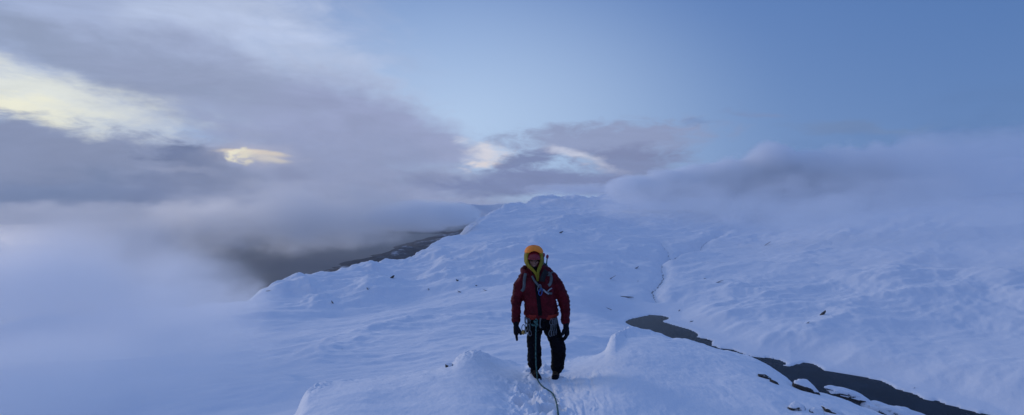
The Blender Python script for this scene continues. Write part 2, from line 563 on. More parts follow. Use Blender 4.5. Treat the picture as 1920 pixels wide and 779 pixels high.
def land(x, y):
    r = np.hypot(x, y)
    z = rbf(x, y)
    amp = np.clip(r / 1500.0, 0.02, 1.3)
    wx = x + 60 * fbm2(x / 400, y / 400, 3, 91)
    wy = y + 60 * fbm2(x / 400 + 7, y / 400, 3, 92)
    c_, s_ = math.cos(.55), math.sin(.55)
    ax_, ay_ = wx * c_ + wy * s_, wy * c_ - wx * s_
    n = amp * 42 * fbm2(wx / 950 + 4, wy / 950, 3, 12, 0.45)
    n += amp * 25 * fbm2(ax_ / 420, ay_ / 230, 5, 11, 0.48)
    spur = fbm2(ax_ / 360 + 3, ay_ / 170, 5, 21, 0.52, ridged=True)
    n += amp * 22 * np.clip(spur + .1, -.1, 1) * (0.35 + .65 * sstep(-.3, .3, fbm2(x / 800, y / 800, 2, 22)))
    n += np.clip(r / 900.0, 0.02, 1.0) * 2.6 * fbm2(ax_ / 60, ay_ / 34, 4, 31, 0.55) * (0.25 + .75 * sstep(-.2, .35, fbm2(x / 300, y / 300, 3, 32)))
    n += np.clip((r - 4200) / 1500, 0, 1) * 70 * (fbm2(wx / 700, wy / 700, 5, 41, 0.5, ridged=True) - 0.25)
    for pts_, hgt, wid in CRESTS:
        L = np.array([(p.x, p.y) for p in (at(*q) for q in pts_)])
        m = (x > L[:, 0].min() - 400) & (x < L[:, 0].max() + 400) & (y > L[:, 1].min() - 400) & (y < L[:, 1].max() + 400)
        jx = x[m] + wid * .5 * fbm2(x[m] / wid, y[m] / wid, 3, 65)
        d, _ = seg_dist(jx, y[m] + wid * .4 * fbm2(x[m] / wid + 5, y[m] / wid, 3, 66), L, False)
        n[m] += hgt * np.exp(-(d / wid) ** 1.3) * (.8 + .5 * fbm2(x[m] / wid, y[m] / wid, 3, 67))
    n *= 1 - .42 * sstep(250, 900, x) * (y < 3600)
    # lake basin
    m = (r > 350) & (r < 2200)
    d, ins = seg_dist(x[m], y[m], LAKE, True)
    sd_ = np.where(ins, -d, d) + 2.5 * fbm2(x[m] / 16, y[m] / 16, 3, 51)
    zz = z[m]
    floor_ = ZL + np.where(sd_ > 0, 0.6 + sd_ * 0.055 + 1.4 * sstep(0, 6, sd_), -3.0)
    zz = np.where(sd_ > 0, np.maximum(floor_ + n[m] * sstep(10, 190, sd_), np.minimum(zz + n[m] * sstep(0, 120, sd_), floor_ + .6 * sd_)), floor_)
    z = z + n
    z[m] = np.where(sd_ > 0, np.maximum(zz, ZL + 0.6), zz)
    rock = np.zeros_like(z)
    # gullies
    for S in STREAMS:
        L = np.array([(p.x, p.y) for p in (at(*q) for q in S)])
        m = (np.abs(x - L[:, 0].mean()) < 900) & (np.abs(y - L[:, 1].mean()) < 1300)
        jx = x[m] + 9 * fbm2(x[m] / 40, y[m] / 40, 3, 61)
        d, _ = seg_dist(jx, y[m], L, False)
        z[m] -= 17 * np.exp(-(d / 26) ** 2) + 5 * np.exp(-(d / 7) ** 2)
        rock[m] = np.maximum(rock[m], 0.74 * np.exp(-(d / 8.0) ** 2))
    # the outer flank
    d, ins = seg_dist(x, y, HIGH, True)
    e = np.where(ins, -d, d) + np.clip(r / 2500, .3, 1.5) * (35 * fbm2(x / 150, y / 150, 4, 71) + 12 * fbm2(x / 40, y / 40, 3, 72))
    z = z + 9 * np.exp(-((e + 45) / 50) ** 2) * np.clip(fbm2(x / 120, y / 120, 3, 73) + .25, 0, 1) * np.clip(r / 1500, 0, 1.5)
    drop = np.where(e > 0, 0.75 * e + 0.0009 * e * e, 0)
    z = np.maximum(z - drop, -960 + 0 * z)
    rock = np.maximum(rock, 0.62 * sstep(150, 420, e) + 0.44 * sstep(-70, 20, e) * (e < 200) * sstep(900, 1400, r))
    return z, rock

az = np.concatenate([np.arange(-66, 66, 0.115), np.arange(66, 294, 6.0)])
rr = [22.0]
while rr[-1] < 15000:
    rr.append(rr[-1] * (1.0105 if rr[-1] < 450 else 1.0052 if rr[-1] < 5000 else 1.009))
rr = np.array(rr)
A_, R_ = np.meshgrid(np.radians(az), rr)
X, Y = np.sin(A_) * R_, np.cos(A_) * R_
Z, ROCK = land(X, Y)
# steep places and scattered boulder fields show bare rock
gz = np.gradient(Z, axis=0) / np.gradient(R_, axis=0)
gs = np.hypot(gz, np.gradient(Z, axis=1) / (np.gradient(A_, axis=1) * R_ + 1e-9))
speck = fbm2(X / 210, Y / 210, 3, 81)
ROCK = np.maximum(ROCK, 0.52 * sstep(0.62, 1.15, gs) * sstep(500, 1000, R_))
ROCK = np.maximum(ROCK, 0.44 * sstep(0.05, 0.45, speck) * sstep(600, 1200, R_) * sstep(0.16, 0.4, gs))
terrain_me = grid_mesh('terrain', np.stack([X, Y, Z], -1), wrap=True)
vattr(terrain_me, 'rock', ROCK)
tag(link('terrain', terrain_me, SNOW_FAR), kind='structure')


def ground(x, y):
    """height of the far terrain at one point"""
    return float(land(np.array([[x]], dtype=float), np.array([[y]], dtype=float))[0][0, 0])


def on_slope(u, v, y0, y1):
    """where the lens ray through (u, v) meets the far terrain"""
    d = ray(u, v)
    ys = np.linspace(y0, y1, 600)
    z, _ = land(d.x * ys[None], ys[None].copy())
    hit = np.nonzero(z[0] > d.z * ys)[0]
    y = ys[hit[0]] if len(hit) else y1
    return Vector((d.x * y, y, d.z * y))

# ------------------------------------------------------------------ water
def sheet(name, pts, z, mat, kind='structure'):
    bm = bmesh.new()
    bm.faces.new([bm.verts.new((x, y, z)) for x, y in pts])
    bmesh.ops.recalc_face_normals(bm, faces=bm.faces)
    for f in bm.faces:
        if f.normal.z < 0: f.normal_flip()
    return tag(obj(name, bm, mat, smooth=False), kind=kind)

wm, b, g = material('lake_water', 0.16, 0.03)
pos = g.new('ShaderNodeNewGeometry').outputs['Position']
g.put(b.inputs['Base Color'], g.mix(g.smooth(g.noise(pos, 0.02, 5.0, 0.6), .35, .7), (0.001, 0.004, 0.012, 1), (0.006, 0.013, 0.028, 1)))
bn = g.new('ShaderNodeBump'); bn.inputs['Strength'].default_value = 0.25; bn.inputs['Distance'].default_value = 0.5
g.put(bn.inputs['Height'], g.noise(pos, 0.5, 4.0, 0.6)); g.put(b.inputs['Normal'], bn.outputs[0])
sheet('lake', [(400, 480), (900, 480), (900, 900), (600, 1250), (480, 1400), (200, 1400), (180, 1000)], ZL, wm)
wm2, b, g = material('sea_water', 0.42, 0.28)
b.inputs['Base Color'].default_value = (0.03, 0.035, 0.042, 1)
pos = g.new('ShaderNodeNewGeometry').outputs['Position']
bn = g.new('ShaderNodeBump'); bn.inputs['Strength'].default_value = 0.2; bn.inputs['Distance'].default_value = 3
g.put(bn.inputs['Height'], g.noise(pos, 0.02, 5.0, 0.6)); g.put(b.inputs['Normal'], bn.outputs[0])
ZS = -900.0
sheet('sea', [(26000 * math.cos(t), 26000 * math.sin(t)) for t in np.linspace(0, 2 * math.pi, 64, endpoint=False)], ZS, wm2)

# ------------------------------------------------------------------ low dark coast, islet and far hills
hm, b, g = material('bare_hillside', 0.9, 0.15)
pos = g.new('ShaderNodeNewGeometry').outputs['Position']
z_ = g.sep(pos)[2]
c1 = g.mix(g.noise(pos, 0.006, 6.0, 0.65), (0.020, 0.022, 0.026, 1), (0.055, 0.055, 0.058, 1))
snowy = g.smooth(g.m('ADD', z_, g.m('MULTIPLY', g.noise(pos, 0.004, 6.0, 0.7), 260)), -640, -540)
g.put(b.inputs['Base Color'], g.mix(snowy, c1, (0.7, 0.72, 0.76, 1)))


def hills(name, pts, width, height, seed, res=60, kind='structure', label=None):
    """a lumpy range along a polyline of (x, y), standing in the sea"""
    L = np.array(pts, dtype=float)
    x0, y0 = L.min(0) - width * 1.6
    x1, y1 = L.max(0) + width * 1.6
    nx, ny = int((x1 - x0) / res) + 2, int((y1 - y0) / res) + 2
    gx, gy = np.meshgrid(np.linspace(x0, x1, nx), np.linspace(y0, y1, ny))
    d, _ = seg_dist(gx + width * .35 * fbm2(gx / width, gy / width, 4, seed), gy + width * .35 * fbm2(gx / width + 5, gy / width, 4, seed + 1), L, False)
    h = np.exp(-(d / width * 1.25) ** 2) * (1 + .75 * fbm2(gx / width / .8, gy / width / .8, 5, seed + 2)) - 0.14
    P_ = np.stack([gx, gy, np.maximum(ZS - 12, ZS + height * h)], -1)
    o = link(name, grid_mesh(name, P_), hm)
    return tag(o, label, kind=kind)


def sea_at(u, v):
    d = ray(u, v)
    return (d.x * ZS / d.z, ZS / d.z)

def pull(p, k): return (p[0] * k, p[1] * k)
hills('coast', [sea_at(600, 560), sea_at(650, 528), sea_at(700, 515), sea_at(750, 490), sea_at(795, 474), sea_at(830, 455), sea_at(872, 442), sea_at(905, 433)], 620, 150, 5, 50)
hills('islet_hills', [sea_at(788, 437), sea_at(806, 434), sea_at(816, 437)], 330, 75, 15, 40)
hills('far_hills', [(-2600, 19000), (-1200, 20500), (600, 21000), (2500, 22500)], 2200, 760, 25, 180)
# ------------------------------------------------------------------ the snow shoulder in front of the lens
def table(xs, *rows):
    t = np.array(rows, dtype=float)
    return [np.interp(xs, t[:, 0], t[:, k]) for k in range(1, t.shape[1])]


def near(U, y):
    """height of the shoulder; U is the photograph column of the direction (fans out from the lens), y the distance ahead"""
    ve, ye = table(U, (-900, 1250, 4.5), (-300, 1080, 4.6), (200, 930, 4.8), (400, 866, 5.0), (500, 815, 5.2), (552, 782, 5.4), (562, 755, 5.6), (575, 736, 5.8), (592, 724, 6.1), (625, 718, 6.5), (700, 709, 7.0), (770, 703, 7.3),
                   (820, 695, 7.5), (848, 685, 7.6), (858, 671, 7.7), (872, 661, 7.8), (890, 658, 7.9), (915, 664, 8.1), (940, 673, 8.3), (975, 679, 8.5), (1060, 676, 8.8), (1100, 670, 9.0), (1125, 665, 9.1), (1137, 660, 9.1), (1141, 643, 9.2), (1146, 632, 9.2),
                   (1155, 627, 9.3), (1175, 612, 10.4), (1195, 613, 10.6), (1220, 620, 10.7), (1245, 629, 10.7), (1262, 638, 10.6), (1267, 635, 10.6), (1290, 637, 10.5), (1333, 650, 10.2), (1402, 668, 9.6), (1420, 675, 9.4),
                   (1450, 690, 9.0), (1477, 709, 8.6), (1490, 722, 8.4), (1500, 728, 8.2), (1530, 735, 8.0), (1560, 742, 7.8), (1620, 764, 7.4), (1665, 780, 7.2), (1740, 803, 6.9), (1850, 850, 6.5), (2000, 910, 6.2), (2500, 1060, 5.8), (3000, 1250, 5.6))
    # soften the tables a little, as wind does
    he = (ve - VH) / F
    y0, h0 = 1.6, 0.80
    s = (ye - y) / (ye - y0)
    pw = 2.3
    h = he + (h0 - he) * np.clip(s, 0, None) ** pw
    # the step the climber stands on
    tread = 0.3565 + np.where(y < 7.05, (7.05 - y) * 0.035, 0) + np.where(y > 7.05, (he - 0.3565) * np.clip((y - 7.05) / np.maximum(ye - 7.05, .2), 0, 1), 0)
    wt = np.exp(-(np.abs(U - 1022) / 105) ** 4) * (y < ye)
    h = h * (1 - wt) + np.maximum(h, tread) * wt
    over = np.clip(y - ye, 0, None)
    h = h + 0.16 * over ** 1.5 / (1 + 0.12 * over)
    return -y * h, ye, over

uu = np.concatenate([np.arange(-900, 350, 14.0), np.arange(350, 1750, 1.35), np.arange(1750, 3000, 14.0)])
yy = np.concatenate([np.arange(1.6, 4.2, 0.05), np.arange(4.2, 11.5, 0.0165), np.arange(11.5, 40, 0.3)])
U, YY = np.meshgrid(uu, yy)
XX = (U - 960.0) / F * YY


def smooth_cols(a, sig_u):
    """blur along the columns so that the edge tables leave no creases"""
    k = np.arange(-int(sig_u * 3), int(sig_u * 3) + 1)
    wgt = np.exp(-0.5 * (k / sig_u) ** 2)
    wgt /= wgt.sum()
    p = np.pad(a, ((0, 0), (len(k) // 2, len(k) // 2)), mode='edge')
    o_ = np.zeros_like(a)
    for i, q in enumerate(wgt): o_ += q * p[:, i:i + a.shape[1]]
    return o_

FOOT = [at(1003, 706, 7.0), at(1043, 711, 6.93)]


def near_full(U, YY, XX):
    ZN, YE, OV = near(U, YY)
    if U.shape[1] > 20:
        fine_ = smooth_cols(ZN, 2.2)
        wide_ = smooth_cols(ZN, 40.0)
        k = np.exp(-((YE - YY) / 1.0) ** 2)           # crisp at the lip, broad below it
        k = np.where(YY > YE, 1, k)
        ZN = fine_ * k + wide_ * (1 - k)
    wx = XX + 0.25 * fbm2(XX / 1.1, YY / 1.1, 3, 101)
    wy = YY + 0.25 * fbm2(XX / 1.1 + 9, YY / 1.1, 3, 102)
    n = 0.055 * fbm2(wx / 1.5, wy / 1.9, 4, 103) + 0.020 * fbm2(wx / 0.42, wy / 0.55, 4, 104)
    n += 0.0045 * fbm2(XX / 0.07, YY / 0.09, 4, 105, 0.6)
    # wind crust towards the edge
    lip = np.exp(-((YE - YY) / 0.6) ** 2)
    n += 0.034 * lip * fbm2(wx / 0.22, wy / 0.30, 4, 106, 0.55)
    # two wind-packed drifts with rough steep windward faces
    drift = lip * (np.exp(-((U - 880) / 38) ** 2) + np.exp(-((U - 1150) / 30) ** 2) + .8 * np.exp(-((U - 590) / 30) ** 2))
    n += drift * (.050 * fbm2(wx / .09, wy / .5, 4, 111, .6) + .035 * fbm2(XX / .045, YY / .09, 3, 112, .6))
    # slide marks, steps and the rope's groove in front of the climber
    slope = (U - 960) / F
    cx = U + 8 * fbm2(XX / .5, YY / .5, 3, 107) + (YY - 7) * 10
    band = np.exp(-((cx - 1062) / 62) ** 2) * sstep(7.25, 6.75, YY) * sstep(4.4, 5.6, YY)
    st = fbm2(cx / 15.0, YY / 1.3, 4, 108, 0.5) * (.3 + .9 * sstep(-.15, .3, fbm2(cx / 45, YY / .8, 2, 114)))
    n += band * (0.075 * np.minimum(st, 0.12) - 0.012 + .03 * np.clip(fbm2(cx / 30.0, YY / .5, 3, 113), -.4, .3))
    band2 = np.exp(-((U - 1000) / 46) ** 2) * sstep(6.9, 6.4, YY)
    cl = fbm2(XX / 0.13, YY / 0.24, 4, 109, 0.55)
    n += band2 * (0.13 * np.clip(cl, -0.5, .35) - 0.035)
    for (px, py, ra, dp) in ((0.20, 6.15, .13, .10), (0.40, 5.75, .13, .09), (0.16, 5.45, .14, .10), (0.42, 5.2, .13, .08), (0.33, 7.35, .12, .06), (0.62, 7.7, .12, .07), (0.40, 8.0, .12, .06)):
        d = np.hypot((XX - px) / ra, (YY - py) / (ra * 1.5))
        n += -1.8 * dp * (1 - sstep(0.55, 1.05, d)) + 0.035 * np.exp(-((d - 1.15) / .22) ** 2) * (1 + fbm2(XX / .06, YY / .06, 2, 110))
    for f in FOOT:
        d = np.hypot((XX - f.x) / .10, (YY - f.y + .07) / .20)
        t = 1 - sstep(0.75, 1.15, d)
        ZN = ZN * (1 - t) + (f.z + .028) * t
        n = n * (1 - t) + 0.018 * np.exp(-((d - 1.35) / .25) ** 2) * (YY > f.y - .15)
    return ZN + n

ZN = near_full(U, YY, XX)
ridge_me = grid_mesh('snow_ridge', np.stack([XX, YY, ZN], -1))
tag(link('snow_ridge', ridge_me, SNOW_NEAR), kind='structure')


def near_z(x, y):
    """height of the built shoulder mesh at a point"""
    i = int(np.clip(np.searchsorted(yy, y), 1, len(yy) - 1))
    u = x / y * F + 960
    j = int(np.clip(np.searchsorted(uu, u), 1, len(uu) - 1))
    a = (y - yy[i - 1]) / (yy[i] - yy[i - 1]); c = (u - uu[j - 1]) / (uu[j] - uu[j - 1])
    return float((ZN[i - 1, j - 1] * (1 - c) + ZN[i - 1, j] * c) * (1 - a) + (ZN[i, j - 1] * (1 - c) + ZN[i, j] * c) * a)


def near_hit(u, v, y0=3.0, y1=11.4):
    d = ray(u, v)
    for y in np.arange(y0, y1, 0.01):
        if near_z(d.x * y, y) >= d.z * y: return Vector((d.x * y, y, d.z * y))
    return Vector((d.x * y1, y1, d.z * y1))

# ------------------------------------------------------------------ rocks
def rock_material(name, bias):
    m, b, g = material(name, 0.85, 0.3)
    geo = g.new('ShaderNodeNewGeometry')
    tc = g.new('ShaderNodeTexCoord').outputs['Object']
    nz = g.sep(geo.outputs['Normal'])[2]
    n = g.noise(tc, 7.0, 6.0, 0.7)
    f = g.smooth(g.m('ADD', nz, g.m('MULTIPLY', g.m('SUBTRACT', n, 0.5), 1.6)), bias, bias + 0.22)
    rc = g.mix(g.noise(tc, 14.0, 5.0, 0.65), (0.018, 0.017, 0.018, 1), (0.085, 0.075, 0.068, 1))
    g.put(b.inputs['Base Color'], g.mix(f, rc, (0.83, 0.84, 0.87, 1)))
    bn = g.new('ShaderNodeBump'); bn.inputs['Strength'].default_value = 0.6; bn.inputs['Distance'].default_value = 0.03
    g.put(bn.inputs['Height'], g.noise(tc, 18.0, 5.0, 0.65)); g.put(b.inputs['Normal'], bn.outputs[0])
    return m

ROCK_BARE = rock_material('bare_rock', 0.9)
ROCK_RIMED = rock_material('rimed_rock', 0.38)
ROCK_WHITE = rock_material('snowed_rock', -0.35)


def rock(name, loc, size, rot, mat, seed, label, cat='rock', group=None, sub=4, rough=0.55):
    bm = bmesh.new()
    bmesh.ops.create_icosphere(bm, subdivisions=sub, radius=1.0)
    me = bpy.data.meshes.new(name)
    bm.to_mesh(me); bm.free()
    c = coords(me)
    n = fbm3(c, 1.1, 4, seed, 0.55)
    k = 1 + rough * n
    # flat fracture faces
    rs = np.random.RandomState(seed)
    for _ in range(9):
        d = rs.normal(size=3); d /= np.linalg.norm(d)
        lim = rs.uniform(.62, .95)
        e = (c * k[:, None]) @ d - lim
        k = np.where(e > 0, k * (1 - .85 * e / np.maximum((c * k[:, None]) @ d, .3)), k)
    c = c * k[:, None] * np.array(size)
    M = np.array(Matrix.Rotation(R(rot[2]), 3, 'Z') @ Matrix.Rotation(R(rot[1]), 3, 'Y') @ Matrix.Rotation(R(rot[0]), 3, 'X'))
    set_coords(me, c @ M.T)
    o = link(name, me, mat)
    o.location = loc
    return tag(o, label, cat, group)

# close rocks breaking through the shoulder: (u, v, size, rotation, material, label)
for k, (u, v, size, rot, mat, label) in enumerate((
    (842, 688, (.075, .06, .045), (0, 0, 20), ROCK_RIMED, 'small dark stone poking out of the snow lip left of the climber'),
    (1440, 711, (.105, .07, .04), (0, 22, 10), ROCK_BARE, 'bare black rock in a snow hollow at the right edge of the near ridge'),
    (1458, 722, (.085, .07, .045), (0, 40, 0), ROCK_BARE, 'black rock just below the upper one in the snow hollow on the right'),
    (1519, 736, (.19, .16, .15), (10, 28, 0), ROCK_RIMED, 'rime speckled brown boulder with a rounded snow cap beside the lake'),
    (1500, 770, (.13, .10, .08), (0, 15, 40), ROCK_RIMED, 'half buried speckled rock at the bottom edge right of the slide marks'),
    (1538, 778, (.10, .08, .05), (0, 10, 10), ROCK_RIMED, 'dark broken rock along the bottom edge below the speckled boulder'),
    (1568, 777, (.14, .08, .045), (0, 24, 0), ROCK_RIMED, 'long dark rock edge emerging from snow at the bottom right corner of the ridge'),
    )):
    p = near_hit(u, v)
    rock('rock', p + Vector((0, .06, -.01)), size, rot, mat, 200 + k, label, group='rocks breaking through the near snow ridge')
rock('rock', at(1585, 739, 8.6), (.40, .22, .10), (0, 12, 0), ROCK_WHITE, 240, 'snow plastered rock spur jutting out over the dark lake water', group='rocks breaking through the near snow ridge', sub=5)
rock('rock', at(1700, 795, 8.3), (.75, .4, .22), (0, 22, 0), ROCK_WHITE, 241, 'white rounded snow covered block at the bottom right under the lake', group='rocks breaking through the near snow ridge', sub=5)

# distant outcrops on the slopes: long low walls of dark rock lying in the snow
OUT = ((1050, 437, 14, 4, -25, 2000, 5000, 'small dark rock rib high on the central slope right of the climber hood'),
       (1190, 504, 17, 4, -24, 1200, 4000, 'dark rock streak slanting across the slope above the lake head, upper end of the pair'),
       (1142, 524, 20, 3, -30, 1000, 4000, 'faint rock streak slanting up to the right beside the climber shoulder'),
       (1168, 557, 32, 4, 3, 900, 3500, 'level dark rock band on the slope between climber and stream'),
       (1136, 577, 24, 2.2, 22, 800, 3000, 'thin dark rock line left of the lake head sloping down to the right'),
       (1193, 528, 9, 2.2, -10, 900, 3500, 'tiny dark rock mark above the level rock band'),
       (1542, 591, 22, 6, -42, 900, 2500, 'darkest rock rib on the right hand slope above the lake'),
       (1511, 607, 15, 5, -30, 800, 2500, 'smaller rock rib lower left of the darkest one on the right slope'),
       (1343, 531, 26, 3, -22, 1000, 4000, 'faint slanting rock line in the middle of the right slope'),
       (1322, 523, 4, 3, 0, 1000, 4000, 'single dark boulder dot above the faint slanting rock line'),
       (1432, 461, 34, 2.6, -30, 1500, 5000, 'faint pale rock line right of the long gully near the cloud'),
       (1272, 584, 9, 3.5, -50, 800, 2500, 'small rock mark in the snow just above the lake'),
       (1300, 603, 10, 3, 0, 700, 2500, 'low dark rock beside the lake notch'),
       (858, 527, 8, 6, 60, 900, 3000, 'dark crag left of the climber on the plateau, upper one'),
       (865, 549, 12, 4, 25, 900, 3000, 'dark crag left of the climber on the plateau, lower one'),
       (893, 537, 5, 5, 40, 900, 3000, 'small dark crag nearest to the climber elbow'),
       (913, 545, 15, 3, 15, 900, 3000, 'thin rock line touching the climber sleeve on the left'),
       (805, 545, 8, 4, 60, 900, 3000, 'dark crag above the plateau rim between mist and climber'),
       (733, 522, 14, 8, -40, 900, 3000, 'broken crag high on the snowy rim beside the sea'),
       (690, 543, 12, 7, 60, 800, 3000, 'broken crag on the rim left of the high one'),
       (625, 571, 16, 5, 60, 700, 3000, 'rocky patch under the white rim peak'),
       (500, 547, 10, 5, -20, 800, 2500, 'dark crag at the far left end of the rim in mist'),
       (549, 529, 12, 5, 10, 800, 2500, 'dark crag on the rim skyline against the sea'),
       (1712, 729, 8, 4, -30, 500, 1500, 'single small rock on the snow slope across the lake'),
       (641, 656, 5, 3, 0, 300, 1500, 'tiny lone stone in the snow bowl left of the ridge'))
for k, (u, v, w_, h_, a_, y0, y1, label) in enumerate(OUT):
    p = on_slope(u, v, y0, y1)
    m_ = p.y / F
    rock('rock_outcrop', p + Vector((0, h_ * m_ * .35, 0)), (w_ * m_ * .62, h_ * m_ * .6, h_ * m_ * .34), (0, -a_ if False else a_, 0), ROCK_RIMED if k % 3 else ROCK_BARE, 300 + k, label, 'rock', 'rock outcrops on the far slopes', 3, 0.8)
MISTS = [
    # left: the bank that fills the valley under the summit
    (-20, 600, 620, 520, 230, 220, 5.0, dict(wisp=1.2)),
    (130, 740, 380, 420, 150, 120, 2.6, dict(wisp=1.2)),
    (290, 690, 560, 240, 150, 160, 3.0, dict(wisp=1.4, soft=.9)),
    (-60, 488, 2300, 520, 128, 800, 4.5, dict(soft=.9, lump=.9)),
    (260, 462, 2700, 250, 90, 500, 2.6, dict(wisp=1.5, soft=.9, lump=1.0)),
    (330, 590, 900, 210, 85, 200, 3.2, dict(wisp=1.5, soft=.9, lump=1.0)),
    (450, 560, 1150, 90, 50, 120, 1.4, dict(wisp=1.6, soft=.9, lump=1.0)),
    # over the sea beyond the rim
    (570, 408, 3800, 290, 84, 900, 7.0, dict(aniso=.55, soft=.9, lump=1.0, wisp=1.4)),
    (790, 405, 3600, 120, 36, 300, 7.0, dict(soft=.3, lump=.6, wisp=1.4, aniso=.55)),
    (858, 402, 3400, 54, 26, 140, 4.5, dict(wisp=1.6, soft=.25, lump=.4, aniso=.55)),
    (620, 330, 5200, 330, 110, 900, 1.6, dict(wisp=1.3, soft=.8, lump=.9)),
    (120, 412, 8000, 520, 46, 900, 3.5, dict(soft=.8, lump=.9, wisp=1.5, aniso=.45)),
    (640, 405, 9000, 330, 36, 800, 4.0, dict(soft=.8, lump=.9, wisp=1.5, aniso=.5)),
    # right: cloud sitting on the mountain
    (1500, 372, 3700, 460, 58, 700, 5.0, dict(soft=.6, lump=.8, wisp=1.3)),
    (1185, 356, 4400, 60, 34, 180, 5.0, dict(wisp=1.7, soft=.3, lump=.5)),
    (1250, 348, 4300, 72, 38, 220, 5.5, dict(wisp=1.7, soft=.25, lump=.5)),
    (1320, 342, 4200, 86, 42, 250, 6.5, dict(wisp=1.7, soft=.25, lump=.5)),
    (1385, 334, 4000, 76, 50, 220, 6.5, dict(wisp=1.7, soft=.22, lump=.5)),
    (1445, 322, 3900, 62, 64, 220, 7.0, dict(wisp=1.7, soft=.18, lump=.45)),
    (1515, 330, 3800, 76, 56, 220, 7.0, dict(wisp=1.7, soft=.22, lump=.5)),
    (1600, 322, 3600, 100, 66, 250, 6.0, dict(wisp=1.6, soft=.3, lump=.6)),
    (1710, 318, 3400, 130, 78, 300, 4.0, dict(aniso=.6, wisp=1.5, soft=.45, lump=.7)),
    (1860, 310, 3200, 190, 98, 400, 3.0, dict(aniso=.65, wisp=1.4, soft=.6, lump=.8)),
    (1560, 400, 2500, 540, 50, 300, 2.4, dict(aniso=.5, soft=.8, wisp=1.2, lump=.9)),
    (1820, 440, 1700, 420, 120, 300, 1.0, dict(aniso=.65, soft=.8, lump=.9)),
    (1180, 385, 4000, 130, 26, 300, 1.6, dict(soft=.8)),
    (1080, 356, 5200, 140, 16, 350, 2.0, dict(soft=.5)),
]
# ------------------------------------------------------------------ mist and low cloud: closed bodies of drifting vapour
def mist_material(name, density, wisp, soft, seed, lump, asp, aniso):
    """vapour thinning towards the skin of a unit ball; wisp = size of the billows across the body"""
    m = bpy.data.materials.new(name)
    m.use_nodes = True
    m.node_tree.nodes.clear()
    g = G(m.node_tree)
    tc = g.new('ShaderNodeTexCoord').outputs['Object']
    off = g.vm('ADD', g.vm('MULTIPLY', tc, asp), (seed * 3.1, seed * 1.7, seed * 2.3))
    n = g.smooth(g.noise(off, wisp, 4.0, 0.6), 0.25, 0.75)
    r = g.vm('LENGTH', tc, out=1)
    e = g.m('ADD', g.m('SUBTRACT', 1.0, r), g.m('MULTIPLY', g.m('SUBTRACT', n, 0.55), lump))
    d = g.m('MULTIPLY', g.m('MULTIPLY', g.smooth(e, 0.0, soft), g.smooth(r, 1.0, 0.72)), density)
    v = g.new('ShaderNodeVolumePrincipled')
    v.inputs['Color'].default_value = (0.998, 0.998, 0.998, 1)
    v.inputs['Anisotropy'].default_value = aniso
    g.put(v.inputs['Density'], d)
    o = g.new('ShaderNodeOutputMaterial')
    m.node_tree.links.new(v.outputs[0], o.inputs['Volume'])
    m.cycles.volume_step_rate = 1.0
    return m


def mist(u, v, y, su, sv, dep, tau, label=None, wisp=1.1, soft=0.6, seed=0, lump=0.7, rot=0.0, name='mist', aniso=0.35):
    """su, sv: half size in photograph pixels at distance y; dep: half depth in metres; tau: optical depth through the middle"""
    c = at(u, v, y)
    s = (su / F * y, dep, sv / F * y)
    bm = bmesh.new()
    bmesh.ops.create_icosphere(bm, subdivisions=4, radius=1.0)
    o = obj(name, bm, mist_material(name, tau / (2 * dep) * 1.0, wisp, soft, seed, lump, (max(1, s[0] / s[2] * .55), max(1, s[1] / s[2] * .55), 1.0), aniso))
    o.location = c
    o.scale = s
    o.rotation_euler = (0, R(rot), -math.atan2(c.x, c.y))
    return tag(o, kind='stuff')


for k, a in enumerate(MISTS):
    mist(*a[:7], **dict(a[7] if len(a) > 7 else {}, seed=k))

# even air over the whole view: far things pale a little
m = bpy.data.materials.new('air'); m.use_nodes = True; m.node_tree.nodes.clear()
v = m.node_tree.nodes.new('ShaderNodeVolumePrincipled')
v.inputs['Color'].default_value = (0.97, 0.98, 1.0, 1)
v.inputs['Density'].default_value = 1.5e-5
o = m.node_tree.nodes.new('ShaderNodeOutputMaterial')
m.node_tree.links.new(v.outputs[0], o.inputs['Volume'])
bm = bmesh.new()
bmesh.ops.create_cube(bm, size=2.0)
for q in bm.verts: q.co = Vector((q.co.x * 27000, q.co.y * 27000, 700 if q.co.z > 0 else -970))
tag(obj('haze', bm, m, smooth=False), kind='stuff')
# ------------------------------------------------------------------ the climber
def spline(pts, n=7):
    """Catmull-Rom through rows of numbers"""
    p = np.array(pts, dtype=float)
    p = np.concatenate([[2 * p[0] - p[1]], p, [2 * p[-1] - p[-2]]])
    o_ = []
    for i in range(1, len(p) - 2):
        for t in np.linspace(0, 1, n, endpoint=False):
            a, b, c, d = p[i - 1], p[i], p[i + 1], p[i + 2]
            o_.append(0.5 * (2 * b + (c - a) * t + (2 * a - 5 * b + 4 * c - d) * t ** 2 + (3 * b - a - 3 * c + d) * t ** 3))
    o_.append(p[-2])
    return np.array(o_)


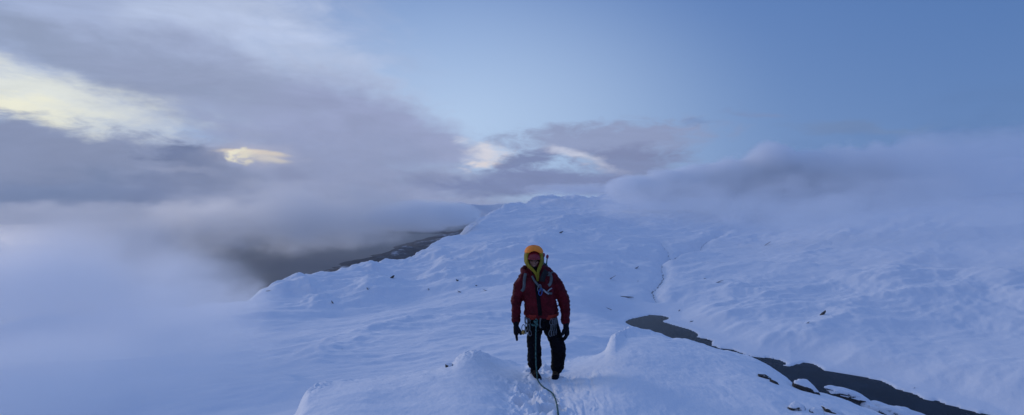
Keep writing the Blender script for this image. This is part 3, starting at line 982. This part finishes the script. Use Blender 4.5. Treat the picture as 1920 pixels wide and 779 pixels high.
def tube(bm, rows, seg=22, n=7, side=(1, 0, 0), cap=True):
    """rows of x, y, z, radius across, radius fore and aft"""
    S = spline([r if len(r) == 5 else tuple(r) + (r[3],) for r in rows], n)
    if cap:
        # rounded ends
        def end(a, b, k):
            t = (a[:3] - b[:3]); t /= np.linalg.norm(t) + 1e-9
            r_ = min(a[3], a[4])
            return [np.concatenate([a[:3] + t * r_ * .75 * math.sin(x), a[3:] * math.cos(x)]) for x in (.5, 1.0, 1.35)]
        S = np.array(end(S[0], S[1], 0)[::-1] + list(S) + end(S[-1], S[-2], 0))
    rings = []
    for i, r in enumerate(S):
        t = S[min(i + 1, len(S) - 1)][:3] - S[max(i - 1, 0)][:3]
        t = Vector(t).normalized()
        sx = Vector(side)
        sx = (sx - t * sx.dot(t)).normalized()
        sy = t.cross(sx)
        rings.append([bm.verts.new(Vector(r[:3]) + sx * r[3] * math.cos(a) + sy * r[4] * math.sin(a)) for a in np.linspace(0, 2 * math.pi, seg, endpoint=False)])
    for a, b in zip(rings, rings[1:]):
        for k in range(seg):
            bm.faces.new((a[k], a[(k + 1) % seg], b[(k + 1) % seg], b[k]))
    bm.faces.new(rings[0][::-1]); bm.faces.new(rings[-1])
    return bm


def ball(bm, c, r, sub=3):
    res = bmesh.ops.create_icosphere(bm, subdivisions=sub, radius=1.0)
    for v in res['verts']:
        v.co = Vector((c[0] + v.co.x * r[0], c[1] + v.co.y * r[1], c[2] + v.co.z * r[2]))


def fuse(name, bm, voxel, smooth_it=4):
    """one continuous surface round all the volumes in bm"""
    bmesh.ops.recalc_face_normals(bm, faces=bm.faces)
    me = bpy.data.meshes.new(name)
    bm.to_mesh(me); bm.free()
    t = bpy.data.objects.new(name, me)
    COL.objects.link(t)
    md = t.modifiers.new('r', 'REMESH'); md.mode = 'VOXEL'; md.voxel_size = voxel
    if smooth_it:
        ms = t.modifiers.new('s', 'SMOOTH'); ms.factor = 0.5; ms.iterations = smooth_it
    dg = bpy.context.evaluated_depsgraph_get()
    dg.update()
    out_ = bpy.data.meshes.new_from_object(t.evaluated_get(dg))
    bpy.data.objects.remove(t)
    bpy.data.meshes.remove(me)
    out_.name = name
    return out_


def crease(me, amp, scale, seed, stretch=(1, 1, 1), ridged=False, mask=None):
    P_ = coords(me)
    N_ = normals(me)
    q = P_ * np.array(stretch)
    n = fbm3(q, scale, 4, seed, 0.55)
    if ridged: n = 0.6 - 2 * np.abs(n)
    if mask is not None: n = n * mask(P_)
    set_coords(me, P_ + N_ * (amp * n)[:, None])

ORG = at(1015, 708, 7.0)
climber = empty('person', ORG)
tag(climber, 'climber in dark red jacket, black trousers and orange topped hood standing on the snow ridge', 'person')
LF, RF = FOOT[0] - ORG, FOOT[1] - ORG

M_JACKET = fabric('red_shell', (0.085, 0.005, 0.010, 1), 0.75, 60, 0.35, 0.35, 0.15)
M_HEM = fabric('orange_lining', (0.26, 0.022, 0.014, 1), 0.7, 60, 0.3, 0.2)
M_BLACK = fabric('black_softshell', (0.0055, 0.0055, 0.008, 1), 0.85, 80, 0.4, 0.3, 0.08)
M_GLOVE = fabric('dark_glove', (0.006, 0.007, 0.011, 1), 0.8, 60, 0.4, 0.3, 0.1)
M_YELLOW = fabric('yellow_hood_cloth', (0.21, 0.175, 0.010, 1), 0.75, 70, 0.3, 0.2)
M_ORANGE = fabric('orange_hood_cloth', (1.0, 0.27, 0.03, 1), 0.7, 70, 0.2, 0.08)
M_HELMET = fabric('red_helmet_shell', (0.22, 0.010, 0.020, 1), 0.35, 30, 0.05, 0.1, 0.5)
M_GREY = fabric('grey_webbing', (0.10, 0.115, 0.12, 1), 0.8, 150, 0.4, 0.2)
M_PALE = fabric('pale_webbing', (0.30, 0.32, 0.35, 1), 0.8, 150, 0.4, 0.2)
M_TAN = fabric('tan_leather', (0.12, 0.08, 0.045, 1), 0.7, 60, 0.4, 0.3)
M_SKIN = fabric('skin', (0.30, 0.150, 0.105, 1), 0.55, 40, 0.1, 0.12, 0.4)
M_EYE = fabric('eye', (0.03, 0.025, 0.025, 1), 0.2, 10, 0.0, 0.0, 0.5)
M_ROPE = None

# body: one figure from boots to crown, the clothes lie over it
HX, HY = -0.105, -0.01
bm = bmesh.new()
tube(bm, [(0, .02, .84, .15, .11), (-.01, .02, 1.0, .15, .11), (-.035, .02, 1.2, .16, .12), (-.055, .02, 1.38, .17, .11), (-.085, .02, 1.48, .07, .06), (-.1, .01, 1.56, .06, .06)])
tube(bm, [(-.20, .02, 1.42, .05), (-.31, .035, 1.12, .045), (-.345, -.03, .82, .032), (-.35, -.05, .70, .03)])
tube(bm, [(.13, .02, 1.42, .05), (.295, .035, 1.12, .045), (.325, -.03, .82, .032), (.325, -.05, .70, .03)])
tube(bm, [(-.085, .02, .86, .085), (-.095, 0, .47, .058), (LF.x, .03, .10, .04), (LF.x, .02, LF.z + .06, .04)])
tube(bm, [(.085, .02, .86, .085), (.205, -.02, .47, .058), (RF.x, .03, .10, .04), (RF.x, .02, RF.z + .06, .04)])
# head: skull, jaw, nose, lips, brow, ears
ball(bm, (HX, HY + .02, 1.665), (.076, .096, .108))
ball(bm, (HX, HY - .035, 1.575), (.058, .058, .075))
tube(bm, [(HX, HY - .083, 1.655, .011), (HX, HY - .098, 1.62, .013), (HX, HY - .106, 1.60, .017, .015)], 12, 5)
ball(bm, (HX - .017, HY - .09, 1.597), (.011, .012, .010), 2); ball(bm, (HX + .017, HY - .09, 1.597), (.011, .012, .010), 2)
ball(bm, (HX, HY - .072, 1.672), (.055, .022, .014), 2)
for s in (-1, 1):
    ball(bm, (HX + s * .04, HY - .062, 1.61), (.026, .026, .026), 2)
    ball(bm, (HX + s * .077, HY + .02, 1.62), (.012, .026, .034), 2)
ball(bm, (HX, HY - .088, 1.565), (.026, .014, .008), 2); ball(bm, (HX, HY - .086, 1.552), (.023, .014, .009), 2)
ball(bm, (HX, HY - .08, 1.522), (.024, .02, .018), 2)
me = fuse('body', bm, 0.0075, 3)
body = link('body', me, M_SKIN, climber)
for s in (-1, 1):
    bm = bmesh.new()
    ball(bm, (HX + s * .033, HY - .073, 1.643), (.015, .010, .009), 2)
    obj('eye', bm, M_EYE, climber)

# jacket
bm = bmesh.new()
tube(bm, [(.0, .01, .885, .235, .165), (-.005, .01, .95, .238, .165), (-.02, .01, 1.06, .222, .155), (-.035, .01, 1.22, .235, .165), (-.045, .015, 1.34, .240, .165), (-.05, .02, 1.43, .215, .14), (-.07, .02, 1.49, .14, .12), (-.085, .02, 1.53, .115, .115)], 32)
tube(bm, [(-.185, .02, 1.42, .095, .10), (-.265, .025, 1.33, .088, .095), (-.325, .035, 1.13, .078, .085), (-.350, 0, .98, .070, .075), (-.352, -.03, .815, .058, .06)], 22)
tube(bm, [(.085, .02, 1.42, .095, .10), (.180, .025, 1.33, .090, .095), (.285, .035, 1.13, .082, .088), (.325, 0, .98, .074, .078), (.330, -.03, .80, .060, .062)], 22)
# stowed collar rolls round the neck
for a0, a1 in ((-.3, math.pi + .3),):
    tube(bm, [(-.09 + .155 * math.cos(a), .035 + .13 * math.sin(a), 1.475 + .045 * math.sin(a), .048, .045) for a in np.linspace(a0 - .5, a1 + .5, 11)], 14, 4, side=(0, 0, 1))
me = fuse('jacket', bm, 0.010, 3)
crease(me, .020, 5.5, 401, (1, 1, 1.7))
crease(me, .013, 15, 402, (1, .8, 1.6), True)
crease(me, .016, 18, 403, (.5, .5, 2.2), False, lambda p: (np.abs(p[:, 0] + .02) > .24) * 1.0)
P_ = coords(me)
jacket = link('jacket', me, M_JACKET, climber)
# zip placket
bm = bmesh.new()
def strip(bm, pts, wid, thick=.006, n=6):
    """a flat band through points, lying to the front"""
    S = spline(pts, n)
    prev = None
    for i, p in enumerate(S):
        t = Vector(S[min(i + 1, len(S) - 1)][:3] - S[max(i - 1, 0)][:3]).normalized()
        f = Vector(p[3:6]).normalized() if len(p) >= 6 else Vector((0, -1, 0))
        s = t.cross(f).normalized() * wid * .5
        f = s.cross(t).normalized()
        if f.y > 0 and len(p) < 6: f = -f
        q = Vector(p[:3])
        cur = [bm.verts.new(q + s), bm.verts.new(q - s), bm.verts.new(q - s + f * thick), bm.verts.new(q + s + f * thick)]
        if prev:
            for k in range(4): bm.faces.new((prev[k], prev[(k + 1) % 4], cur[(k + 1) % 4], cur[k]))
        else: bm.faces.new(cur)
        prev = cur
    bm.faces.new(prev[::-1])
    bmesh.ops.recalc_face_normals(bm, faces=bm.faces)


from mathutils.bvhtree import BVHTree
def on_front(o, x, z, lift=.004):
    """point on the front of a garment"""
    t = BVH.setdefault(o.name, BVHTree.FromPolygons([v.co for v in o.data.vertices], [p.vertices[:] for p in o.data.polygons]))
    h = t.ray_cast(Vector((x, -1.0, z)), Vector((0, 1, 0)))
    return (x, (h[0].y if h[0] else 0.0) - lift, z)
BVH = {}
strip(bm, [on_front(jacket, -.075 + .05 * (1.36 - z) / .46, z, .006) for z in np.linspace(1.36, .90, 14)], .052, .006, 3)
obj('zip_placket', bm, M_BLACK, jacket)
# lining that shows at the hem
bm = bmesh.new()
hem = []
for a in np.linspace(0, 2 * math.pi, 60, endpoint=False):
    wv = .010 * math.sin(5 * a) + .006 * math.sin(11 * a + 1)
    hem.append((.0 + (.238 + wv) * math.cos(a), .01 + (.170 + wv) * math.sin(a), .012 * math.sin(3 * a) + .016 * math.cos(2 * a)))
for (za, zb) in ((.90, .845),):
    r1 = [bm.verts.new((x, y, za)) for x, y, d in hem]
    r2 = [bm.verts.new((x * .985, y * .985, zb + d)) for x, y, d in hem]
    r3 = [bm.verts.new((x * .94, y * .92, zb + d + .004)) for x, y, d in hem]
    r4 = [bm.verts.new((x * .92, y * .90, za)) for x, y, d in hem]
    for A, B in ((r1, r2), (r2, r3), (r3, r4)):
        for k in range(60): bm.faces.new((A[k], A[(k + 1) % 60], B[(k + 1) % 60], B[k]))
bmesh.ops.recalc_face_normals(bm, faces=bm.faces)
obj('hem', bm, M_HEM, jacket)
for s, (x, z) in ((-1, (-.352, .81)), (1, (.330, .795))):
    bm = bmesh.new()
    tube(bm, [(x, -.03, z + .012, .064, .066), (x, -.035, z - .012, .062, .064)], 20, 3)
    obj('cuff', bm, M_GREY if False else M_JACKET, jacket)

# trousers
bm = bmesh.new()
tube(bm, [(0, .015, .93, .185, .13), (0, .02, .85, .195, .14), (0, .02, .76, .185, .135)], 28)
tube(bm, [(-.090, .02, .84, .108, .125), (-.098, .01, .68, .100, .112), (-.100, -.005, .48, .092, .10), (-.100, .02, .33, .093, .10), (-.092, .03, .16, .086, .095), (LF.x, .03, LF.z + .205, .076, .088)], 24)
tube(bm, [(.095, .02, .84, .112, .125), (.150, .01, .66, .108, .115), (.222, -.015, .46, .098, .105), (.240, .02, .33, .096, .10), (.222, .03, .16, .088, .095), (RF.x, .03, RF.z + .12, .080, .092)], 24)
me = fuse('trousers', bm, 0.010, 3)
crease(me, .020, 7, 411, (1, 1, 1.6))
crease(me, .014, 17, 412, (.6, .6, 1.9), True, lambda p: sstep(.8, .5, p[:, 2]))
trousers = link('trousers', me, M_BLACK, climber)

# boots
def boot(F_, turn, seed):
    b_ = empty('boot', (F_.x, .0, F_.z)); b_.parent = climber; b_.rotation_euler = (0, 0, turn)
    bm = bmesh.new()
    tube(bm, [(0, .05, .045, .047, .04), (0, -.03, .043, .050, .036), (0, -.11, .036, .050, .030), (0, -.165, .030, .040, .024)], 20, 6)
    tube(bm, [(0, .035, .05, .052, .062), (0, .03, .12, .054, .062), (0, .03, .19, .060, .066)], 20, 5, side=(1, 0, 0))
    obj_me = fuse('upper', bm, .008, 2)
    crease(obj_me, .004, 30, seed)
    link('upper', obj_me, M_BLACK, b_)
    bm = bmesh.new()
    prof = [(.043, .10), (.047, .05), (.042, -.02), (.053, -.10), (.050, -.15), (.030, -.195)]
    S = spline([(x, y, 0) for x, y in prof], 5)
    lo = [bm.verts.new((x, y, -.004)) for x, y, _ in S] + [bm.verts.new((-x, y, -.004)) for x, y, _ in S[::-1]]
    hi = [bm.verts.new((v.co.x * 1.03, v.co.y, .024)) for v in lo]
    n = len(lo)
    for k in range(n): bm.faces.new((lo[k], lo[(k + 1) % n], hi[(k + 1) % n], hi[k]))
    bm.faces.new(lo[::-1]); bm.faces.new(hi)
    bmesh.ops.recalc_face_normals(bm, faces=bm.faces)
    obj('sole', bm, M_GLOVE, b_, False)
    bm = bmesh.new()
    tube(bm, [(0, .03, .155, .062, .070), (0, .03, .20, .064, .072)], 20, 4)
    obj('boot_cuff', bm, M_TAN, b_)
    bm = bmesh.new()
    for k in range(5):
        strip(bm, [(-.035, -.035 - k * .016, .088 - k * .008), (0, -.045 - k * .016, .098 - k * .009), (.035, -.035 - k * .016, .088 - k * .008)], .006, .004, 3)
    obj('lace', bm, M_TAN, b_)
    return b_
boot(LF, R(14), 421)
boot(RF, R(-10), 422)

# gloves with five fingers each
def glove(wrist, palm_dir, spread, s, curl, seed):
    """s = +1 when the thumb lies towards +x"""
    bm = bmesh.new()
    W = Vector(wrist); d = Vector(palm_dir).normalized()
    side = (Vector((0, -1, 0)) - d * Vector((0, -1, 0)).dot(d)).normalized()   # across the palm, thumb side to the front
    nrm = d.cross(side).normalized()
    K = W + d * .115
    tube(bm, [tuple(W - d * .045) + (.043, .045), tuple(W) + (.036, .040), tuple(W + d * .05) + (.040, .060), tuple(K) + (.037, .064)], 18, 5, side=tuple(nrm))
    inw = Vector((s, 0, 0))
    for k, (o_, L) in enumerate(((.042, .078), (.014, .090), (-.014, .082), (-.040, .066))):
        b0 = K - d * .02 + side * o_
        dirs = [(d + side * o_ * spread + inw * c).normalized() for c in (curl * .25, curl * .75, curl * 1.4)]
        p = b0
        rows = [tuple(p) + (.0205,)]
        for q, f in zip(dirs, (.42, .32, .26)):
            p = p + q * (L + .02) * f
            rows.append(tuple(p) + (.0200 - .0014 * len(rows),))
        tube(bm, rows, 12, 4, side=tuple(nrm))
    b0 = W + d * .035 + side * .030 + inw * .012
    t1 = (d * .75 + inw * .65 + side * .30).normalized()
    t2 = (d * .9 + inw * .35 + side * .15).normalized()
    p1 = b0 + t1 * .055
    p2 = p1 + t2 * .045
    tube(bm, [tuple(b0) + (.029,), tuple(p1) + (.024,), tuple(p2) + (.020,)], 12, 5, side=tuple(nrm))
    me = fuse('glove', bm, .0055, 2)
    crease(me, .004, 28, seed)
    o = link('glove', me, M_GLOVE, climber)
    bm = bmesh.new()
    tube(bm, [tuple(W - d * .05) + (.047, .050), tuple(W - d * .012) + (.042, .046)], 20, 4, side=tuple(nrm))
    obj('glove_cuff', bm, M_GLOVE, o)
    return o
glove((-.350, -.05, .745), (.02, -.06, -1), 2.2, 1, .10, 431)
glove((.338, -.05, .735), (.06, -.10, -1), 1.0, -1, .75, 432)

# hood, helmet, neck gaiter
rows = ((1.365, .020, .195, 3), (1.40, .028, .198, 3), (1.474, .050, .195, 3), (1.52, .088, .180, 14), (1.57, .117, .168, 28), (1.62, .130, .162, 38), (1.69, .128, .160, 42), (1.735, .123, .158, 36), (1.757, .117, .154, 22), (1.775, .110, .147, 3), (1.80, .092, .125, 3), (1.82, .064, .088, 3), (1.83, .030, .04, 3))
S = spline(rows, 6)
def hood_part(name, za, zb, mat, off=0.0):
    G_ = []
    for z, rx, ry, ph in S:
        if z < za - 1e-6 or z > zb + 1e-6: continue
        ph = max(ph, 2.0) if z < 1.77 else 0.0
        a = np.linspace(R(ph), 2 * math.pi - R(ph), 56)
        fold = 1 + .012 * np.sin(a * 7 + z * 30) + .012 * np.sin(a * 13 - z * 50)
        cx_ = HX + .045 * float(sstep(1.62, 1.40, z))
        G_.append(np.stack([cx_ + np.sin(a) * (rx + off) * fold, HY + .035 - .055 * (z < 0) - np.cos(a) * (ry + off) * fold, np.full_like(a, z)], -1))
    me = grid_mesh(name, np.array(G_))
    o = link(name, me, mat, climber)
    bm = bmesh.new(); bm.from_mesh(me)
    bmesh.ops.remove_doubles(bm, verts=bm.verts, dist=.0005)
    bmesh.ops.recalc_face_normals(bm, faces=bm.faces)
    bm.to_mesh(me); bm.free()
    md = o.modifiers.new('thickness', 'SOLIDIFY'); md.thickness = .010; md.offset = 0
    return o
hood_part('hood', 1.36, 1.748, M_YELLOW)
hood_part('hood_peak', 1.738, 1.84, M_ORANGE, .005)
# front flap of the peak: an arched orange edge over the helmet
bm = bmesh.new()
arc = []
for a in np.linspace(-R(68), R(68), 25):
    lowz = 1.748 + .026 * math.cos(a * 1.35) ** 2 - .045 * (abs(a) / R(68)) ** 3
    arc.append((a, lowz))
for a, lz in arc:
    for z in (1.775, (1.775 + lz) / 2, lz):
        rr_ = .166 if z < 1.77 else .155
        k = .76 if z < 1.77 else .74
        bm.verts.new((HX + math.sin(a) * rr_ * k, HY + .03 - math.cos(a) * rr_ * 1.0, z))
bm.verts.ensure_lookup_table()
for i in range(24):
    for j in range(2):
        q = i * 3 + j
        bm.faces.new([bm.verts[x] for x in (q, q + 3, q + 4, q + 1)])
bmesh.ops.recalc_face_normals(bm, faces=bm.faces)
o = obj('hood_brim', bm, M_ORANGE, climber)
o.modifiers.new('thickness', 'SOLIDIFY').thickness = .008

helmet = empty('helmet', (HX, HY + .015, 1.675)); helmet.parent = climber; helmet.rotation_euler = (R(6), 0, 0)
bm = bmesh.new()
res = bmesh.ops.create_uvsphere(bm, u_segments=40, v_segments=24, radius=1.0)
for v in list(bm.verts):
    if v.co.z < -.12: bm.verts.remove(v)
for v in bm.verts:
    v.co = Vector((v.co.x * .110, v.co.y * .150, v.co.z * .108))
bmesh.ops.recalc_face_normals(bm, faces=bm.faces)
o = obj('shell', bm, M_HELMET, helmet)
o.modifiers.new('thickness', 'SOLIDIFY').thickness = .012
bm = bmesh.new()
tube(bm, [(math.sin(a) * .112, -math.cos(a) * .153, -.010 + .012 * math.cos(a), .010, .008) for a in np.linspace(-R(95), R(95), 15)], 10, 3, side=(0, 0, 1))
obj('brim', bm, M_HELMET, helmet)
for s in (-1, 1):
    bm = bmesh.new()
    strip(bm, [(s * .088, -.078, -.02, s * .6, -1, 0), (s * .082, -.086, -.06, s * .6, -1, 0), (s * .066, -.082, -.105, s * .6, -1, 0), (s * .045, -.075, -.145, s * .6, -1, 0)], .016, .005, 4)
    obj('chin_strap', bm, M_PALE, helmet)
bm = bmesh.new()
tube(bm, [(HX + .03, HY + .02, 1.36, .04, .08), (HX + .02, HY + .01, 1.43, .045, .09), (HX + .008, HY - .012, 1.50, .062, .088), (HX, HY - .022, 1.548, .066, .078)], 26, 5)
me = fuse('neck_gaiter', bm, .008, 2)
crease(me, .012, 14, 441, (1, 1, 3), True)
link('neck_gaiter', me, M_BLACK, climber)

# harness
harness = empty('harness', (0, 0, .86)); harness.parent = climber
bm = bmesh.new()
ring = [(.205 * math.cos(a), .015 + .155 * math.sin(a), -.005 + .015 * math.sin(a), math.cos(a), math.sin(a), 0) for a in np.linspace(0, 2 * math.pi, 30)]
strip(bm, ring, .055, .012, 3)
obj('waist_belt', bm, M_BLACK, harness)
for s, cx_, cz in ((-1, -.097, -.175), (1, .135, -.175)):
    bm = bmesh.new()
    ring = [(cx_ + .113 * math.cos(a), .012 + .125 * math.sin(a), cz - .02 * s * math.cos(a), math.cos(a), math.sin(a), 0) for a in np.linspace(0, 2 * math.pi, 24)]
    strip(bm, ring, .05, .010, 3)
    obj('leg_loop', bm, M_BLACK, harness)
bm = bmesh.new()
strip(bm, [(-.02, -.150, .0), (-.028, -.165, -.04), (-.03, -.16, -.09), (-.02, -.15, -.13)], .022, .012, 5)
obj('belay_loop', bm, M_GREY, harness)
for s in (-1, 1):
    bm = bmesh.new()
    tube(bm, [(s * .135, -.115, -.01, .005), (s * .165, -.115, -.045, .005), (s * .195, -.08, -.045, .005), (s * .205, -.03, -.005, .005)], 8, 5)
    obj('gear_loop', bm, M_GREY, harness)
# ------------------------------------------------------------------ things the climber carries
def metal(name, c, rough=0.35):
    m, b, g = material(name, rough, 0.5)
    b.inputs['Metallic'].default_value = 0.9
    tc = g.new('ShaderNodeTexCoord').outputs['Object']
    g.put(b.inputs['Base Color'], g.mix(g.noise(tc, 60, 3), c, tuple(x * .6 for x in c[:3]) + (1,)))
    return m
M_STEEL = metal('grey_alloy', (.20, .22, .25, 1))
M_BLUE = metal('blue_anodised', (.06, .14, .42, 1))
M_BRASS = metal('brass', (.50, .32, .10, 1))
M_POLE = fabric('pole_tube', (.05, .16, .18, 1), .4, 40, .05, .1, .5)
M_KNOB = fabric('pink_rubber', (.28, .05, .09, 1), .6, 60, .2, .2)
M_PACK = fabric('black_pack_cloth', (.014, .015, .018, 1), .75, 90, .4, .3)


def loop(bm, w_, h_, r, c=(0, 0, 0), n=20, seg=8):
    """closed D-shaped ring in the xz plane"""
    pts = []
    for a in np.linspace(0, 2 * math.pi, n, endpoint=False):
        k = 1 + .18 * math.cos(a + 2.2)
        pts.append(Vector((c[0] + w_ * .5 * math.cos(a) * k, c[1], c[2] + h_ * .5 * math.sin(a))))
    rings = []
    for i, p in enumerate(pts):
        t = (pts[(i + 1) % n] - pts[i - 1]).normalized()
        s = t.cross(Vector((0, 1, 0)))
        rings.append([bm.verts.new(p + s * r * math.cos(a) + Vector((0, 1, 0)) * r * math.sin(a)) for a in np.linspace(0, 2 * math.pi, seg, endpoint=False)])
    for i in range(n):
        a, b = rings[i], rings[(i + 1) % n]
        for k in range(seg): bm.faces.new((a[k], a[(k + 1) % seg], b[(k + 1) % seg], b[k]))
    bmesh.ops.recalc_face_normals(bm, faces=bm.faces)


def make_quickdraw(label):
    r_ = empty('quickdraw', (0, 0, 0))
    tag(r_, label, 'quickdraw', 'quickdraws racked on the harness')
    for z in (-.03, -.185):
        bm = bmesh.new(); loop(bm, .038, .088, .0048, (0, 0, z))
        obj('carabiner', bm, M_STEEL, r_)
    bm = bmesh.new()
    strip(bm, [(0, 0, -.062), (.002, -.004, -.10), (0, 0, -.152)], .016, .006, 4)
    obj('sling', bm, M_GREY, r_)
    return r_


def copy_tree(o, parent=None):
    c = o.copy(); COL.objects.link(c); c.parent = parent
    for ch in list(o.children): copy_tree(ch, c)
    return c
QD = ((-.228, -.06, .845, 70, 'quickdraw outermost on the hip beside the hand with the spread thumb'),
      (-.205, -.10, .842, 40, 'middle quickdraw on the hip beside the hand with the spread thumb'),
      (-.180, -.13, .838, 15, 'innermost quickdraw on the hip beside the hand with the spread thumb'),
      (.130, -.150, .840, -10, 'innermost quickdraw on the thigh beside the curled glove'),
      (.155, -.145, .842, -30, 'second quickdraw from the rope on the thigh beside the curled glove'),
      (.178, -.135, .845, -50, 'third quickdraw from the rope on the thigh beside the curled glove'),
      (.200, -.115, .845, -70, 'outermost quickdraw on the thigh beside the curled glove'))
q0 = None
for x, y, z, rz, label in QD:
    if q0 is None: o = q0 = make_quickdraw(label)
    else: o = copy_tree(q0)
    o['label'] = label
    o.location = ORG + Vector((x, y, z))
    o.rotation_euler = (0, R(-6 if x < 0 else 5), R(rz))

# brass belay device beside the glove
t = empty('belay_device', ORG + Vector((-.255, -.10, .655)))
tag(t, 'small round brass belay device dangling by the glove with the spread thumb', 'belay device')
bm = bmesh.new(); tube(bm, [(0, -.014, 0, .026, .030), (0, .014, 0, .026, .030)], 18, 3, side=(1, 0, 0)); obj('barrel', bm, M_BRASS, t)
bm = bmesh.new(); loop(bm, .045, .09, .005, (.006, 0, .062)); obj('carabiner', bm, M_STEEL, t)

# backpack: only its top and straps show
t = empty('backpack', ORG + Vector((0, .22, .95)))
tag(t, 'black backpack with grey shoulder straps worn over the red jacket', 'backpack')
bm = bmesh.new()
tube(bm, [(-.02, .06, .0, .15, .10), (-.03, .07, .2, .165, .115), (-.035, .07, .42, .16, .11), (-.03, .05, .52, .14, .09)], 26, 6)
me = fuse('sack', bm, .012, 3); crease(me, .02, 6, 451); crease(me, .01, 16, 452, (1, 1, 1), True)
link('sack', me, M_PACK, t)
bm = bmesh.new()
tube(bm, [(-.15, .05, .545, .05, .045), (-.05, .03, .575, .09, .055), (.05, .0, .56, .075, .05), (.085, -.05, .53, .05, .04)], 20, 6, side=(0, 1, 0))
me = fuse('lid', bm, .011, 3); crease(me, .02, 9, 453)
link('lid', me, M_PACK, t)
inv = Vector((0, .22, .95))
def strap(name, pts, wid, mat, lift=.008):
    bm = bmesh.new()
    strip(bm, [tuple(Vector(on_front(jacket, x, z, lift)) - inv) for x, z in pts], wid, .009, 4)
    return obj(name, bm, mat, t)
strap('shoulder_strap', [(-.222, 1.465), (-.232, 1.42), (-.240, 1.36), (-.242, 1.30), (-.250, 1.25), (-.275, 1.215)], .040, M_GREY)
strap('shoulder_strap', [(.085, 1.475), (.120, 1.44), (.128, 1.38), (.112, 1.325), (.085, 1.30)], .040, M_GREY)
strap('load_strap', [(.150, 1.475), (.120, 1.455), (.075, 1.43)], .018, M_GREY, .014)
strap('side_strap', [(.060, 1.50), (.030, 1.455), (.010, 1.41), (.0, 1.36)], .070, M_PACK, .012)

# sling worn slantwise over the chest, carrying two carabiners
t2 = empty('chest_sling', ORG + inv)
tag(t2, 'grey webbing sling worn slantwise across the chest under the yellow collar', 'sling')
bm = bmesh.new()
strip(bm, [tuple(Vector(on_front(jacket, x, z, .016)) - inv) for x, z in ((-.135, 1.43), (-.105, 1.375), (-.065, 1.325), (-.02, 1.275), (.03, 1.235), (.08, 1.205), (.135, 1.19))], .028, .008, 4)
obj('webbing', bm, M_GREY, t2)
bm = bmesh.new()
strip(bm, [tuple(Vector(on_front(jacket, x, z, .022)) - inv) for x, z in ((.015, 1.255), (.055, 1.215), (.09, 1.19))], .018, .008, 4)
obj('accessory_cord', bm, M_PALE, t2)
bm = bmesh.new()
strip(bm, [tuple(Vector(on_front(jacket, x, z, .018)) - inv) for x, z in ((.075, 1.225), (.105, 1.25), (.135, 1.262))], .014, .008, 4)
obj('accessory_cord', bm, M_PALE, t2)
for name, (x, z), mat, label in (('carabiner', (-.035, 1.275), M_STEEL, 'grey steel carabiner clipped on the chest sling above the blue one'), ('carabiner', (-.022, 1.225), M_BLUE, 'blue carabiner hanging from the chest sling over the zip')):
    bm = bmesh.new(); loop(bm, .046, .095, .0065)
    p = on_front(jacket, x, z, .03)
    t3 = obj(name, bm, mat); t3.location = ORG + Vector(p); t3.rotation_euler = (0, R(8), R(12))
    tag(t3, label, 'carabiner', 'carabiners on the chest sling')

# the two poles strapped behind the shoulder
for (x0, x1, z1, label) in ((.045, .040, 1.672, 'shorter pole tip sticking up behind the shoulder, nearest to the hood'), (.060, .092, 1.650, 'taller pole tip with a pink knob sticking up behind the shoulder, farther from the hood')):
    t = empty('trekking_pole', ORG + Vector((x0, .17, 1.30)))
    tag(t, label, 'trekking pole', 'poles strapped to the backpack')
    bm = bmesh.new(); tube(bm, [(0, .02, -.25, .011), (0, .01, 0, .011), (x1 - x0, 0, z1 - 1.30, .009)], 12, 3); obj('shaft', bm, M_POLE, t)
    bm = bmesh.new(); tube(bm, [(x1 - x0, 0, z1 - 1.305, .017), (x1 - x0 + .003, 0, z1 - 1.28, .019), (x1 - x0 + .004, 0, z1 - 1.268, .012)], 14, 3); obj('knob', bm, M_KNOB, t)

# ------------------------------------------------------------------ rope
M_ROPE, b, g = material('green_rope', .8, .2)
tc = g.new('ShaderNodeTexCoord').outputs['Object']
g.put(b.inputs['Base Color'], g.mix(g.smooth(g.noise(tc, 70, 3), .42, .58), (.022, .066, .058, 1), (.07, .16, .145, 1)))
rope = empty('rope', ORG + Vector((-.03, -.17, .82)))
tag(rope, 'green climbing rope tied to the harness and trailing down over the snow towards the viewer', 'rope')
pts = [Vector((-.083, -.17, .80)), Vector((-.085, -.19, .70)), Vector((-.086, -.19, .55)), Vector((-.088, -.20, .36)), Vector((-.080, -.22, .18)), Vector((-.068, -.25, .085))]
pts = [ORG + p for p in pts]
for u, v in ((1006, 711), (1010, 720), (1018, 729), (1028, 735), (1036, 741), (1041, 751), (1044, 763), (1046, 776), (1047, 792), (1046, 812), (1052, 840), (1060, 880)):
    p = near_hit(u, v, 2.2); p.z += .022
    pts.append(p)
dense = [Vector(p) for p in spline([tuple(p) for p in pts], 6)]
for p in dense: p.z = max(p.z, near_z(p.x, p.y) + .016)
for _ in range(6):
    for i in range(1, len(dense) - 1): dense[i] = (dense[i - 1] + dense[i] * 2 + dense[i + 1]) / 4
for p in dense: p.z = max(p.z, near_z(p.x, p.y) + .010)
bm = bmesh.new()
tube(bm, [tuple(p - rope.location) + (.0088,) for p in dense], 10, 2, side=(1, 0, 0))
obj('strand', bm, M_ROPE, rope)
bm = bmesh.new()
k0 = ORG + Vector((-.083, -.168, .80)) - rope.location
tube(bm, [tuple(k0 + Vector(q)) + (.013,) for q in ((0, 0, .05), (.018, -.012, .03), (-.014, -.02, .01), (-.018, 0, .025), (.012, -.022, -.01), (.016, 0, -.035), (-.012, -.012, -.03), (-.035, -.012, -.028), (-.055, -.01, -.02))], 10, 5, side=(0, 1, 0))
obj('knot', bm, M_ROPE, rope)
